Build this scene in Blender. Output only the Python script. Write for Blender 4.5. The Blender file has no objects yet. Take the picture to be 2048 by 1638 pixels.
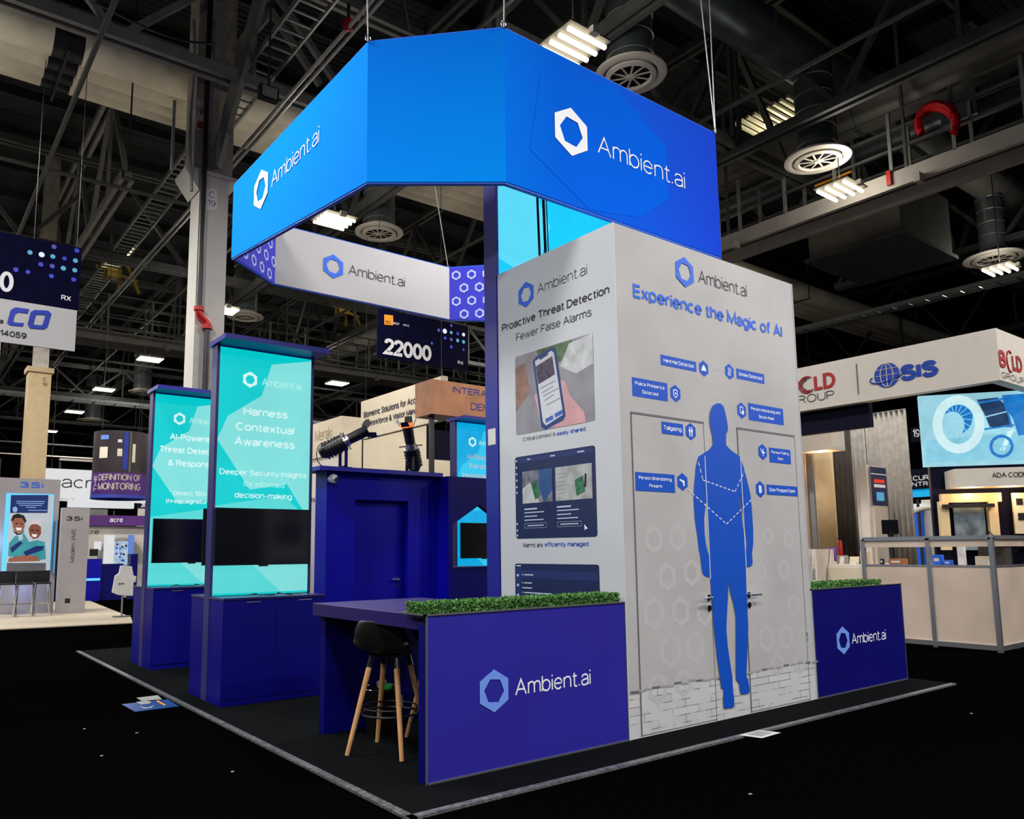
import bpy, bmesh, math, random
from mathutils import Vector, Matrix
random.seed(7)
S = bpy.context.scene
COL = S.collection
# ------------------------------------------------------------------ camera
YAW, PIT, ROL, FPX, PPX, PPY = 53.2128, 7.3032, -0.4847, 1565.7904, 950.6167, 899.8292
CAM = Vector((-4.6972, -4.3265, 1.4785))
_y, _p, _r = math.radians(YAW), math.radians(PIT), math.radians(ROL)
FW = Vector((math.cos(_p)*math.cos(_y), math.cos(_p)*math.sin(_y), math.sin(_p)))
_r0 = Vector((math.sin(_y), -math.cos(_y), 0)); _u0 = _r0.cross(FW)
RT = _r0*math.cos(_r)+_u0*math.sin(_r); UP = -_r0*math.sin(_r)+_u0*math.cos(_r)
cd = bpy.data.cameras.new('camera'); co = bpy.data.objects.new('camera', cd); COL.objects.link(co)
co.matrix_world = Matrix.Translation(CAM) @ Matrix((RT, UP, -FW)).transposed().to_4x4()
cd.sensor_fit = 'HORIZONTAL'; cd.sensor_width = 36; cd.lens = FPX*36/2048
cd.shift_x = (1024-PPX)/2048; cd.shift_y = (PPY-819)/2048; cd.clip_end = 400; cd.clip_start = .05
S.camera = co
def at(a, b, x=None, y=None, z=None, pl=None, d=None):
    """point of the place seen at photo pixel (a, b), on the plane x=, y= or z= (or at distance d)"""
    v = FW*FPX+RT*(a-PPX)-UP*(b-PPY)
    if x is not None: t = (x-CAM.x)/v.x
    elif y is not None: t = (y-CAM.y)/v.y
    elif z is not None: t = (z-CAM.z)/v.z
    elif pl is not None: t = (pl[0]-CAM).dot(pl[1])/v.dot(pl[1])
    else: t = d/FPX
    return CAM+v*t
# ------------------------------------------------------------------ world, exposure, lamps
W = bpy.data.worlds.new('hall'); S.world = W; W.use_nodes = True
W.node_tree.nodes['Background'].inputs[0].default_value = (.62, .68, .80, 1)
W.node_tree.nodes['Background'].inputs[1].default_value = .10
S.view_settings.view_transform = 'Standard'; S.view_settings.look = 'None'
S.view_settings.exposure = 0; S.view_settings.gamma = 1; S.view_settings.use_curve_mapping = False
S.cycles.max_bounces = 6; S.cycles.diffuse_bounces = 3; S.cycles.glossy_bounces = 3; S.cycles.transmission_bounces = 4
S.cycles.sample_clamp_indirect = 4; S.cycles.use_denoising = True
LZ = 9.0
def area(name, loc, w, sx, sy, col=(1, .965, .93), rot=(0, 0, 0)):
    l = bpy.data.lights.new(name, 'AREA'); l.shape = 'RECTANGLE'; l.size = sx; l.size_y = sy; l.energy = w; l.color = col
    o = bpy.data.objects.new(name, l); COL.objects.link(o); o.location = loc; o.rotation_euler = rot
    return o
def point(name, loc, w, r=.1, col=(1, .93, .82)):
    l = bpy.data.lights.new(name, 'POINT'); l.energy = w; l.shadow_soft_size = r; l.color = col
    o = bpy.data.objects.new(name, l); COL.objects.link(o); o.location = loc
    return o
LX = (-12.96, -4.93, 3.06, 11.06, 19.24); LY = (-12.49, -4.53, 3.61, 11.38, 19.41, 27.4, 34.6, 42.7)
for gx in LX:
    for gy in LY:
        e = 330
        if gy < 0 or gx < 0: e = 560
        if gy > 20 or gx > 20: e = 300
        area('high_bay_lamp_light', (gx, gy, LZ-.12), e, 1.1, .7)
        if gy > 0 and gx > -10: point('high_bay_uplight', (gx, gy, LZ+.25), 62, .3)
# ------------------------------------------------------------------ materials
def lin(c):
    if isinstance(c, str):
        c = tuple(int(c[i:i+2], 16)/255 for i in (0, 2, 4))
    return tuple(x/12.92 if x <= .04045 else ((x+.055)/1.055)**2.4 for x in c)
def mat(name, c, rough=.6, metal=0, emit=0, var=.06, scale=6, bump=.0, spec=.35, alpha=None, trans=0, ior=1.45):
    c = lin(c) if isinstance(c, str) else c
    m = bpy.data.materials.new(name); m.use_nodes = True; nt = m.node_tree; b = nt.nodes['Principled BSDF']
    b.inputs['Base Color'].default_value = (*c, 1); b.inputs['Roughness'].default_value = rough
    b.inputs['Metallic'].default_value = metal; b.inputs['Specular IOR Level'].default_value = spec
    if trans: b.inputs['Transmission Weight'].default_value = trans; b.inputs['IOR'].default_value = ior
    if emit:
        b.inputs['Emission Color'].default_value = (*c, 1); b.inputs['Emission Strength'].default_value = emit
        b.inputs['Base Color'].default_value = (*[x*.1 for x in c], 1)
    if var or bump:
        tc = nt.nodes.new('ShaderNodeTexCoord'); n = nt.nodes.new('ShaderNodeTexNoise')
        n.inputs['Scale'].default_value = scale; n.inputs['Detail'].default_value = 3
        nt.links.new(tc.outputs['Object'], n.inputs['Vector'])
        if var:
            r = nt.nodes.new('ShaderNodeValToRGB')
            r.color_ramp.elements[0].color = (*[x*(1-var) for x in c], 1); r.color_ramp.elements[1].color = (*[x*(1+var) for x in c], 1)
            r.color_ramp.elements[0].position = .3; r.color_ramp.elements[1].position = .7
            nt.links.new(n.outputs['Fac'], r.inputs[0])
            nt.links.new(r.outputs[0], b.inputs['Emission Color' if emit else 'Base Color'])
        if bump:
            bp = nt.nodes.new('ShaderNodeBump'); bp.inputs['Strength'].default_value = bump; bp.inputs['Distance'].default_value = .02
            nt.links.new(n.outputs['Fac'], bp.inputs['Height']); nt.links.new(bp.outputs[0], b.inputs['Normal'])
    return m
def gradmat(name, stops, axis=0, lo=0, hi=1, rough=.5, emit=0, spec=.3, axis2=None):
    if name.startswith('banner'): rough, spec = .9, .05
    """printed gradient along a world axis between lo and hi"""
    m = bpy.data.materials.new(name); m.use_nodes = True; nt = m.node_tree; b = nt.nodes['Principled BSDF']
    g = nt.nodes.new('ShaderNodeNewGeometry'); s = nt.nodes.new('ShaderNodeSeparateXYZ'); mr = nt.nodes.new('ShaderNodeMapRange')
    nt.links.new(g.outputs['Position'], s.inputs[0]); nt.links.new(s.outputs[axis], mr.inputs['Value'])
    mr.inputs['From Min'].default_value = lo; mr.inputs['From Max'].default_value = hi
    r = nt.nodes.new('ShaderNodeValToRGB'); el = r.color_ramp.elements
    for i, (p, c) in enumerate(stops):
        e = el[i] if i < 2 else el.new(p)
        e.position = p; e.color = (*(lin(c) if isinstance(c, str) else c), 1)
    nt.links.new(mr.outputs[0], r.inputs[0])
    nt.links.new(r.outputs[0], b.inputs['Emission Color' if emit else 'Base Color'])
    if emit: b.inputs['Emission Strength'].default_value = emit; b.inputs['Base Color'].default_value = (.02, .02, .02, 1)
    b.inputs['Roughness'].default_value = rough; b.inputs['Specular IOR Level'].default_value = spec
    return m
M = {}
def mk(k, *a, **kw): M[k] = mat(k, *a, **kw); return M[k]
mk('floor_black', (.0010, .0009, .0008), 1.0, spec=0, var=.4, scale=40)
mk('carpet', (.0036, .0044, .005), 1, spec=.02, var=.35, scale=60, bump=.3)
mk('tape', (.10, .10, .105), .35, var=.5, scale=30, bump=.3)
mk('beige_floor', (.42, .36, .27), .8, var=.08)
mk('deck', (.016, .020, .024), .7, metal=.2, var=.2, scale=.6)
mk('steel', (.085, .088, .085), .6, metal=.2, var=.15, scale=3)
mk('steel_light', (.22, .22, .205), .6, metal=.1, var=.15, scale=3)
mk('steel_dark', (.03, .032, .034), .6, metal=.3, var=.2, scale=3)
mk('concrete', (.40, .37, .32), .9, var=.18, scale=5, bump=.5)
mk('column_paint', (.55, .53, .49), .6, var=.05, scale=2)
mk('duct_cream', (.82, .76, .60), .6, var=.14, scale=1.6, bump=.15)
mk('duct_grey', (.12, .15, .158), .4, metal=.5, var=.2, scale=2)
mk('duct_tan', (.14, .135, .115), .6, metal=.1, var=.2, scale=1.2)
mk('duct_band', (.012, .012, .014), .4)
mk('diffuser', (.68, .64, .55), .5, var=.04)
mk('galv', (.35, .36, .36), .4, metal=.6, var=.12)
mk('lamp', (1, .90, .70), emit=6, var=0)
mk('lamp_far', (1, .95, .88), emit=3.5, var=0)
mk('lamp_body', (.7, .68, .6), .4); mk('lamp_back', (.16, .15, .12), .6)
mk('cyan_lamp', (.02, .5, 1), emit=3, var=0)
mk('blue', (.001, .001, .33), .45, var=.05, scale=2, spec=.25)
mk('blue_deep', (.001, .001, .12), .45, var=.05, scale=2, spec=.2)
mk('blue_side', (.030, .032, .15), .42, var=.05, scale=2, spec=.4)
mk('blue_frame', (.014, .012, .26), .4, var=.05, spec=.5)
mk('blue_table', (.020, .013, .115), .3, var=.05, spec=.6)
mk('white_print', (.48, .48, .50), .55, var=.02, scale=1)
mk('white_glow_tint', (.53, .56, .61), .5, var=.02, scale=1)  # bluish cast of the cyan glow is put into this white
mk('white_fabric', (.46, .455, .455), .7, var=.02, scale=1)
mk('logo_white', (.72, .72, .74), .5, var=0)
mk('logo_bright', (.85, .88, .95), .5, var=0)
mk('logo_light', (.16, .30, .85), .5, var=0)
mk('logo_blue', (.012, .12, .72), .5, var=0)
mk('print_blue', (.0, .075, .53), .5, var=.02)
mk('text_dark', (.012, .014, .02), .5, var=0)
mk('text_blue', (.01, .07, .48), .5, var=0)
mk('hex_faint', (.475, .474, .485), .55, var=.02)
mk('seam', (.14, .14, .15), .6, var=0)
mk('seam_soft', (.33, .33, .34), .6, var=0)
mk('seam_white', (.72, .74, .78), .6, var=0)
mk('alu', (.55, .56, .58), .3, metal=.9, var=.05)
mk('chrome', (.75, .75, .76), .12, metal=1, var=0)
mk('black', (.008, .008, .009), .35, var=.1, spec=.5)
mk('black_matte', (.006, .006, .007), .7, var=.1)
mk('tv', (.0025, .0025, .005), .13, var=0, spec=.55)
mk('tv_frame', (.01, .01, .012), .3, var=0)
mk('wood', (.62, .33, .14), .45, var=.14, scale=9)
mk('wood_sign', (.42, .19, .09), .5, var=.18, scale=3)
mk('leaf', (.045, .15, .035), .6, var=.5, scale=40)
mk('leaf2', (.11, .27, .06), .6, var=.5, scale=40)
mk('red', (.45, .01, .012), .3, var=.08)
mk('red_flat', (.5, .02, .03), .5, var=0)
mk('yellow', (.22, .15, .02), .5, var=.15)
mk('orange', (.9, .32, .02), .5, var=0)
mk('bright_orange', (1, .25, .05), .4, emit=.9, var=0)
mk('navy', (.004, .004, .016), .7, var=.1, spec=.1)
mk('booth_white', (.62, .57, .50), .6, var=.03)
mk('booth_cream', (.62, .54, .40), .6, var=.03)
mk('booth_tan', (.42, .32, .18), .6, var=.06)
mk('pylon', (.34, .32, .33), .6, var=.04)
mk('drape', (.27, .25, .22), .8, var=.15, scale=8)
mk('drape_dark', (.03, .026, .022), .9, var=.2)
mk('frost', (.52, .42, .34), .35, var=.10, scale=1.5, spec=.5)
mk('purple', (.11, .03, .21), .5, var=.05)
mk('paper', (.60, .60, .58), .6, var=.05)
mk('green', (.03, .45, .06), .4, var=.05)
mk('silver_can', (.7, .7, .72), .3, metal=.6, var=0)
mk('skin', (.62, .33, .22), .6, var=.05)
# banner prints
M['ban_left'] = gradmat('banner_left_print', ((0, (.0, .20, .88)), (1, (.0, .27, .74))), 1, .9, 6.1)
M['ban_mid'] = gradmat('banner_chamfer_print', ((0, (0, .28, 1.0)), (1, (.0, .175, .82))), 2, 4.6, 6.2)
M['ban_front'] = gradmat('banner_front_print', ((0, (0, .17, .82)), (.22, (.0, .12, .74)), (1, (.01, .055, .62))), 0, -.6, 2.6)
mk('ban_hexlight', (.012, .12, .72), .5, var=0)
mk('ban_pattern', (.03, .03, .52), .6, var=.04)
mk('ban_ring', (.42, .50, .80), .6, var=0)
# ------------------------------------------------------------------ mesh builder
OFF = {}
class MB:
    def __init__(s): s.v = []; s.f = []
    def add(s, vs, fs):
        n = len(s.v); s.v += [tuple(v) for v in vs]; s.f += [tuple(i+n for i in f) for f in fs]; return s
    def box(s, x0, x1, y0, y1, z0, z1):
        x0, x1 = min(x0, x1), max(x0, x1); y0, y1 = min(y0, y1), max(y0, y1); z0, z1 = min(z0, z1), max(z0, z1)
        return s.add([(x0,y0,z0),(x1,y0,z0),(x1,y1,z0),(x0,y1,z0),(x0,y0,z1),(x1,y0,z1),(x1,y1,z1),(x0,y1,z1)],
                     [(0,3,2,1),(4,5,6,7),(0,1,5,4),(1,2,6,5),(2,3,7,6),(3,0,4,7)])
    def beam(s, a, b, w, h=None, up=(0, 0, 1)):
        a, b = Vector(a), Vector(b); h = h or w; d = (b-a).normalized(); u = Vector(up)
        if abs(d.dot(u)) > .98: u = Vector((1, 0, 0))
        r = d.cross(u).normalized()*w/2; q = r.cross(d).normalized()*h/2
        vs = [a-r-q, a+r-q, a+r+q, a-r+q, b-r-q, b+r-q, b+r+q, b-r+q]
        return s.add(vs, [(0,3,2,1),(4,5,6,7),(0,1,5,4),(1,2,6,5),(2,3,7,6),(3,0,4,7)])
    def cyl(s, a, b, r, r2=None, n=12, caps=True):
        a, b = Vector(a), Vector(b); r2 = r if r2 is None else r2; d = (b-a).normalized()
        u = Vector((0, 0, 1)) if abs(d.z) < .95 else Vector((1, 0, 0)); p = d.cross(u).normalized(); q = d.cross(p)
        vs = []
        for c, rr in ((a, r), (b, r2)):
            for i in range(n):
                t = 2*math.pi*i/n; vs.append(c+(p*math.cos(t)+q*math.sin(t))*rr)
        fs = [(i, (i+1) % n, n+(i+1) % n, n+i) for i in range(n)]
        if caps: fs += [tuple(range(n))[::-1], tuple(range(n, 2*n))]
        return s.add(vs, fs)
    def tube(s, pts, r, n=6):
        pts = [Vector(p) for p in pts]; base = len(s.v); m = len(pts)
        for i, p in enumerate(pts):
            d = (pts[min(i+1, m-1)]-pts[max(i-1, 0)]).normalized()
            u = Vector((0, 0, 1)) if abs(d.z) < .95 else Vector((1, 0, 0)); a = d.cross(u).normalized(); b = d.cross(a)
            for k in range(n):
                t = 2*math.pi*k/n; s.v.append(tuple(p+(a*math.cos(t)+b*math.sin(t))*r))
        for i in range(m-1):
            for k in range(n):
                s.f.append((base+i*n+k, base+i*n+(k+1) % n, base+(i+1)*n+(k+1) % n, base+(i+1)*n+k))
        return s
    def lathe(s, prof, c=(0, 0, 0), n=24):
        base = len(s.v)
        for r, z in prof:
            for i in range(n):
                t = 2*math.pi*i/n; s.v.append((c[0]+r*math.cos(t), c[1]+r*math.sin(t), c[2]+z))
        for j in range(len(prof)-1):
            for i in range(n):
                s.f.append((base+j*n+i, base+j*n+(i+1) % n, base+(j+1)*n+(i+1) % n, base+(j+1)*n+i))
        return s
    def slab(s, pts, th):
        """polygon (in order) extruded by the vector th"""
        th = Vector(th); n = len(pts); a = [Vector(p) for p in pts]
        s.add(a+[p+th for p in a], [tuple(range(n))[::-1], tuple(range(n, 2*n))]+[(i, (i+1) % n, n+(i+1) % n, n+i) for i in range(n)])
        return s
    def ring(s, o, i, th):
        """band between two outlines of equal count, extruded"""
        th = Vector(th); n = len(o); vs = [Vector(p) for p in o]+[Vector(p) for p in i]; vs += [v+th for v in vs]
        fs = []
        for k in range(n):
            j = (k+1) % n
            fs += [(k, j, n+j, n+k), (2*n+k, 3*n+k, 3*n+j, 2*n+j), (k, 2*n+k, 2*n+j, j), (n+k, n+j, 3*n+j, 3*n+k)]
        return s.add(vs, fs)
    def build(s, name, m, parent=None, smooth=False, kind=None, label=None, bevel=0):
        off = OFF.get(parent.name, Vector((0, 0, 0))) if parent else Vector((0, 0, 0))
        me = bpy.data.meshes.new(name); me.from_pydata([tuple(Vector(v)-off) for v in s.v], [], s.f)
        mm = M[m] if isinstance(m, str) else m
        me.materials.append(mm)
        bm = bmesh.new(); bm.from_mesh(me); bmesh.ops.recalc_face_normals(bm, faces=bm.faces); bm.to_mesh(me); bm.free()
        if smooth:
            for p in me.polygons: p.use_smooth = True
            try: me.set_sharp_from_angle(angle=math.radians(40))
            except Exception: pass
        o = bpy.data.objects.new(name, me); COL.objects.link(o)
        if parent: o.parent = parent; OFF[o.name] = off
        if kind: o['kind'] = kind
        if label: o['label'] = label
        if bevel:
            bv = o.modifiers.new('bevel', 'BEVEL'); bv.width = bevel; bv.segments = 2; bv.limit_method = 'ANGLE'
        return o
def thing(name, label, cat, loc=(0, 0, 0), group=None):
    o = bpy.data.objects.new(name, None); COL.objects.link(o); o.location = loc; o.empty_display_size = .1
    o['label'] = label; o['category'] = cat
    if group: o['group'] = group
    OFF[o.name] = Vector(loc); return o
def tag(o, label, cat, group=None):
    o['label'] = label; o['category'] = cat
    if group: o['group'] = group
    return o
def struct(mb, name, m, **k):
    o = mb.build(name, m, **k); o['kind'] = 'structure'; return o
def copy_tree(o, parent=None):
    c = o.copy(); COL.objects.link(c); c.parent = parent
    OFF[c.name] = OFF.get(o.name, Vector((0, 0, 0)))
    for ch in list(o.children): copy_tree(ch, c)
    return c
# ---- flat prints: frames on walls.  A frame = (origin, u, v, n): u right, v up, n out of the wall
def frame_of(x=None, y=None, pl=None):
    if y is not None: return dict(y=y), Vector((1, 0, 0)), Vector((0, -1, 0))
    if x is not None: return dict(x=x), Vector((0, -1, 0)), Vector((-1, 0, 0))
    n = pl[1]; return dict(pl=pl), Vector((0, 0, 1)).cross(n).normalized(), n
def _arc(cx, cy, rx, ry, a0, a1, n=None):
    n = n or max(4, int(abs(a1-a0)/22)); return [(cx+rx*math.cos(math.radians(a0+(a1-a0)*k/n)), cy+ry*math.sin(math.radians(a0+(a1-a0)*k/n))) for k in range(n+1)]
def _sm(P, n=3):
    out = []
    for i in range(len(P)-1):
        p0, p1, p2, p3 = P[max(i-1, 0)], P[i], P[i+1], P[min(i+2, len(P)-1)]
        for k in range(n):
            t = k/n; out.append(tuple(.5*(2*p1[j]+(p2[j]-p0[j])*t+(2*p0[j]-5*p1[j]+4*p2[j]-p3[j])*t*t+(3*p1[j]-p0[j]-3*p2[j]+p3[j])*t**3) for j in (0, 1)))
    return out+[P[-1]]
XH = .74
_S = _sm([(.55,.80),(.46,.95),(.30,1.0),(.12,.95),(.05,.78),(.13,.62),(.32,.54),(.50,.45),(.59,.28),(.50,.07),(.30,0),(.11,.05),(.02,.22)])
_s = [(x*.8, y*.745) for x, y in _S]
GL = {
 'A': (.70, [[(0,0),(.35,1),(.70,0)], [(.13,.35),(.57,.35)]]), 'B': (.60, [[(0,0),(0,1)], [(0,1),(.3,1)]+_arc(.3,.76,.25,.24,90,-90)+[(0,.52)], [(0,.52),(.32,.52)]+_arc(.32,.26,.28,.26,90,-90)+[(0,0)]]),
 'C': (.68, [_arc(.38,.5,.38,.5,48,312)]), 'D': (.66, [[(0,0),(0,1),(.25,1)]+_arc(.25,.5,.41,.5,90,-90)+[(0,0)]]),
 'E': (.52, [[(.52,1),(0,1),(0,0),(.54,0)], [(0,.52),(.48,.52)]]), 'F': (.50, [[(.52,1),(0,1),(0,0)], [(0,.5),(.46,.5)]]),
 'G': (.72, [_arc(.38,.5,.38,.5,48,330)+[(.72,.45),(.42,.45)]]), 'H': (.62, [[(0,0),(0,1)], [(.62,0),(.62,1)], [(0,.52),(.62,.52)]]), 'I': (.0, [[(0,0),(0,1)]]),
 'J': (.45, [[(.45,1),(.45,.25)]+_arc(.22,.22,.23,.22,0,-180)]), 'K': (.60, [[(0,0),(0,1)], [(.58,1),(0,.4)], [(.2,.6),(.62,0)]]), 'L': (.48, [[(0,1),(0,0),(.5,0)]]),
 'M': (.80, [[(0,0),(0,1),(.40,.05),(.80,1),(.80,0)]]), 'N': (.64, [[(0,0),(0,1),(.64,0),(.64,1)]]), 'O': (.76, [_arc(.38,.5,.38,.5,0,360,20)]),
 'P': (.56, [[(0,0),(0,1),(.3,1)]+_arc(.3,.73,.27,.27,90,-90)+[(0,.46)]]), 'R': (.60, [[(0,0),(0,1),(.3,1)]+_arc(.3,.75,.26,.25,90,-90)+[(0,.5)], [(.32,.5),(.60,0)]]),
 'S': (.60, [_S]), 'T': (.64, [[(0,1),(.64,1)], [(.32,1),(.32,0)]]), 'U': (.62, [[(0,1),(0,.32)]+_arc(.31,.31,.31,.31,180,360)+[(.62,1)]]), 'V': (.66, [[(0,1),(.33,0),(.66,1)]]),
 'W': (.98, [[(0,1),(.25,0),(.49,.95),(.73,0),(.98,1)]]), 'X': (.62, [[(0,0),(.62,1)], [(0,1),(.62,0)]]), 'Y': (.64, [[(0,1),(.32,.45),(.64,1)], [(.32,.45),(.32,0)]]),
 'a': (.48, [_sm([(.03,.55),(.09,.69),(.25,.74),(.41,.69),(.48,.52)])+[(.48,0)], _sm([(.48,.42),(.28,.40),(.08,.34),(.0,.20),(.07,.05),(.20,0),(.36,.04),(.48,.18)])]),
 'b': (.54, [[(0,0),(0,1.02)], _arc(.27,.37,.27,.37,180,540,16)]), 'c': (.50, [_arc(.27,.37,.27,.37,48,312)]), 'd': (.54, [[(.54,0),(.54,1.02)], _arc(.27,.37,.27,.37,0,360,16)]),
 'e': (.54, [[(.0,.38),(.54,.38)]+_arc(.27,.37,.27,.37,0,318,15)]), 'f': (.28, [_sm([(.34,1.0),(.24,1.02),(.14,.95),(.12,.80)])+[(.12,0)], [(0,.72),(.30,.72)]]),
 'g': (.54, [_arc(.27,.37,.27,.37,0,360,16), [(.54,.74),(.54,0)]+_sm([(.54,0),(.50,-.18),(.30,-.27),(.08,-.18)])]), 'h': (.48, [[(0,0),(0,1.02)], _sm([(0,.46),(.06,.66),(.26,.74),(.42,.68),(.48,.48)])+[(.48,0)]]),
 'i': (.0, [[(0,0),(0,.73)], [(0,.91),(0,1.02)]]), 'j': (.05, [[(.05,.73),(.05,-.12),(-.08,-.24)], [(.05,.91),(.05,1.02)]]), 'k': (.46, [[(0,0),(0,1.02)], [(.44,.73),(0,.27)], [(.16,.42),(.47,0)]]), 'l': (.0, [[(0,0),(0,1.02)]]),
 'm': (.80, [[(0,0),(0,.73)], _sm([(0,.48),(.06,.67),(.22,.74),(.35,.67),(.40,.48)])+[(.40,0)], _sm([(.40,.48),(.46,.67),(.62,.74),(.75,.67),(.80,.48)])+[(.80,0)]]),
 'n': (.48, [[(0,0),(0,.73)], _sm([(0,.46),(.06,.66),(.26,.74),(.42,.68),(.48,.48)])+[(.48,0)]]), 'o': (.56, [_arc(.28,.37,.28,.37,0,360,18)]), 'p': (.54, [[(0,.73),(0,-.27)], _arc(.27,.37,.27,.37,180,540,16)]),
 'r': (.28, [[(0,0),(0,.73)], _sm([(0,.44),(.06,.64),(.18,.72),(.30,.72)])]), 's': (.46, [_s]), 't': (.30, [[(.12,.95),(.12,.16)]+_sm([(.12,.16),(.15,.03),(.24,0),(.32,.01)]), [(0,.72),(.30,.72)]]),
 'u': (.48, [[(0,.73),(0,.28)]+_sm([(0,.28),(.05,.06),(.22,0),(.40,.08),(.48,.28)]), [(.48,.73),(.48,0)]]), 'v': (.50, [[(0,.73),(.25,0),(.50,.73)]]), 'w': (.74, [[(0,.73),(.19,0),(.37,.70),(.55,0),(.74,.73)]]), 'x': (.46, [[(0,0),(.46,.73)], [(0,.73),(.46,0)]]),
 'y': (.50, [[(0,.73),(.26,.0)], [(.50,.73),(.22,-.14),(.14,-.25),(.02,-.26)]]), 'z': (.46, [[(.02,.73),(.46,.73),(0,0),(.48,0)]]),
 '.': (.05, [[(.02,-.0),(.02,.09)]]), ':': (.0, [[(0,0),(0,.09)], [(0,.6),(0,.69)]]), '-': (.34, [[(0,.38),(.34,.38)]]), '+': (.5, [[(0,.4),(.5,.4)], [(.25,.15),(.25,.65)]]), ' ': (.14, []),
 '&': (.66, [_sm([(.66,0),(.40,.32),(.16,.66),(.14,.88),(.28,1.0),(.42,.9),(.40,.72),(.14,.48),(.02,.28),(.10,.06),(.28,0),(.48,.10),(.60,.40)])]),
 '0': (.56, [_arc(.28,.5,.28,.5,0,360,20)]), '1': (.26, [[(0,.78),(.24,1),(.24,0)]]), '2': (.54, [_sm([(.02,.74),(.06,.92),(.27,1.0),(.48,.92),(.53,.74),(.44,.52),(.0,.0)])+[(.56,0)]]),
 '3': (.56, [_sm([(.03,.80),(.12,.96),(.28,1),(.46,.94),(.51,.76),(.42,.58),(.22,.53)]), _sm([(.22,.53),(.44,.48),(.56,.28),(.46,.06),(.26,0),(.08,.05),(.0,.22)])]), '4': (.58, [[(.42,0),(.42,1),(0,.28),(.58,.28)]]),
 '5': (.54, [[(.50,1),(.08,1),(.04,.50)]+_sm([(.04,.50),(.26,.62),(.46,.54),(.54,.32),(.44,.07),(.24,0),(.06,.05),(0,.2)])]), '6': (.56, [_sm([(.48,.90),(.30,1.0),(.10,.85),(.01,.50),(.02,.32)])+_arc(.28,.31,.27,.31,180,540,14)]),
 '7': (.52, [[(0,1),(.54,1),(.18,0)]]), '8': (.54, [_arc(.27,.75,.22,.24,0,360,14), _arc(.27,.27,.27,.27,0,360,14)]), '9': (.56, [_sm([(.08,.10),(.26,0),(.46,.15),(.55,.50),(.54,.68)])+_arc(.28,.69,.27,.31,0,360,14)]),
}
def stroke_mesh(P, w):
    """ribbon of width w along the 2-D line P; returns verts, faces"""
    Q = [P[0]]
    for p in P[1:]:
        if (p[0]-Q[-1][0])**2+(p[1]-Q[-1][1])**2 > 1e-8: Q.append(p)
    n = len(Q); closed = n > 4 and (Q[0][0]-Q[-1][0])**2+(Q[0][1]-Q[-1][1])**2 < 1e-6
    if closed: Q = Q[:-1]; n -= 1
    vs = []
    for i in range(n):
        a = Q[i-1] if (closed or i) else None; b = Q[(i+1) % n] if (closed or i < n-1) else None; p = Q[i]
        d1 = Vector((p[0]-a[0], p[1]-a[1])).normalized() if a is not None else None
        d2 = Vector((b[0]-p[0], b[1]-p[1])).normalized() if b is not None else None
        d1 = d1 or d2; d2 = d2 or d1
        n1 = Vector((-d1.y, d1.x)); n2 = Vector((-d2.y, d2.x)); m_ = n1+n2
        if m_.length < .35: m_ = n1*1.0; k = 1
        else: m_.normalize(); k = min(1/max(.2, m_.dot(n1)), 2.6)
        vs += [(p[0]+m_.x*w/2*k, p[1]+m_.y*w/2*k), (p[0]-m_.x*w/2*k, p[1]-m_.y*w/2*k)]
    fs = [(2*i, 2*i+1, 2*((i+1) % n)+1, 2*((i+1) % n)) for i in range(n if closed else n-1)]
    return vs, fs
def text_at(parent, s, p0, width, h, u, n, m, bold=0., name='lettering', up=None, th=.002, align='L', lift=.004):
    up = up or Vector((0, 0, 1)); w = max(.035, .115+bold*3.2); gap = .165+bold*1.2
    x = 0; items = []
    for ch in s:
        g = GL.get(ch) or GL.get(ch.upper()) or GL[' ']
        items.append((x, g[1])); x += g[0]+gap
    total = x-gap+w
    kx = (width/total) if width else h
    ratio = kx/h
    wy = w*min(1.0, .35+.65*ratio) if ratio < 1 else w
    off = OFF.get(parent.name, Vector((0, 0, 0))); p0 = Vector(p0)+n*lift-off
    if align == 'C': p0 = p0-u*(total*kx/2)
    V, F = [], []
    for gx_, strokes in items:
        for si_, st_ in enumerate(strokes):
            if not st_: continue
            P = [((gx_+a+w/2)*ratio, b*(1-wy)+wy/2) for a, b in st_]
            vs, fs = stroke_mesh(P, wy); k = len(V)
            V += [p0+u*(a*h)+up*(b*h)+n*(.0003*si_) for a, b in vs]; F += [tuple(i+k for i in f) for f in fs]
    me = bpy.data.meshes.new(name); me.from_pydata([tuple(v) for v in V], [], F)
    me.materials.append(M[m] if isinstance(m, str) else m)
    o = bpy.data.objects.new(name, me); COL.objects.link(o); o.parent = parent; OFF[o.name] = off
    return o
def text_px(parent, s, bl, br, top, m, bold=0., lift=.004, **fr):
    """lettering whose baseline runs from pixel bl to br and whose first capital reaches pixel top"""
    a, u, n = frame_of(**fr)
    P0, P1, PT = at(*bl, **a), at(*br, **a), at(*top, **a)
    w = abs((P1-P0).dot(u)); P0.z = (P0.z*2+P1.z)/3 if 0 else P0.z
    dz = (P1.z-P0.z)
    uu = u.copy()
    P0.z += dz/2
    return text_at(parent, s, P0, w, abs(PT.z-(P0.z-dz/2)), uu, n, m, bold, lift=lift)
def hexpts(c, r, u, rot=90, up=Vector((0, 0, 1)), sx=1):
    return [c+u*(r*sx*math.cos(math.radians(rot+60*k)))+up*(r*math.sin(math.radians(rot+60*k))) for k in range(6)]
def logo(parent, c, r, u, n, m, name='logo', lift=.004):
    c = Vector(c)+n*lift; mb = MB()
    o = hexpts(c, r, u, 90); i = hexpts(c, r*.61, u, 114)
    mb.ring(o, i, n*.002); return mb.build(name, m, parent)
def logo_px(parent, cpx, topy, m, lift=.004, **fr):
    a, u, n = frame_of(**fr); c = at(*cpx, **a); t = at(cpx[0], topy, **a)
    return logo(parent, c, abs(t.z-c.z), u, n, m, lift=lift)
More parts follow.
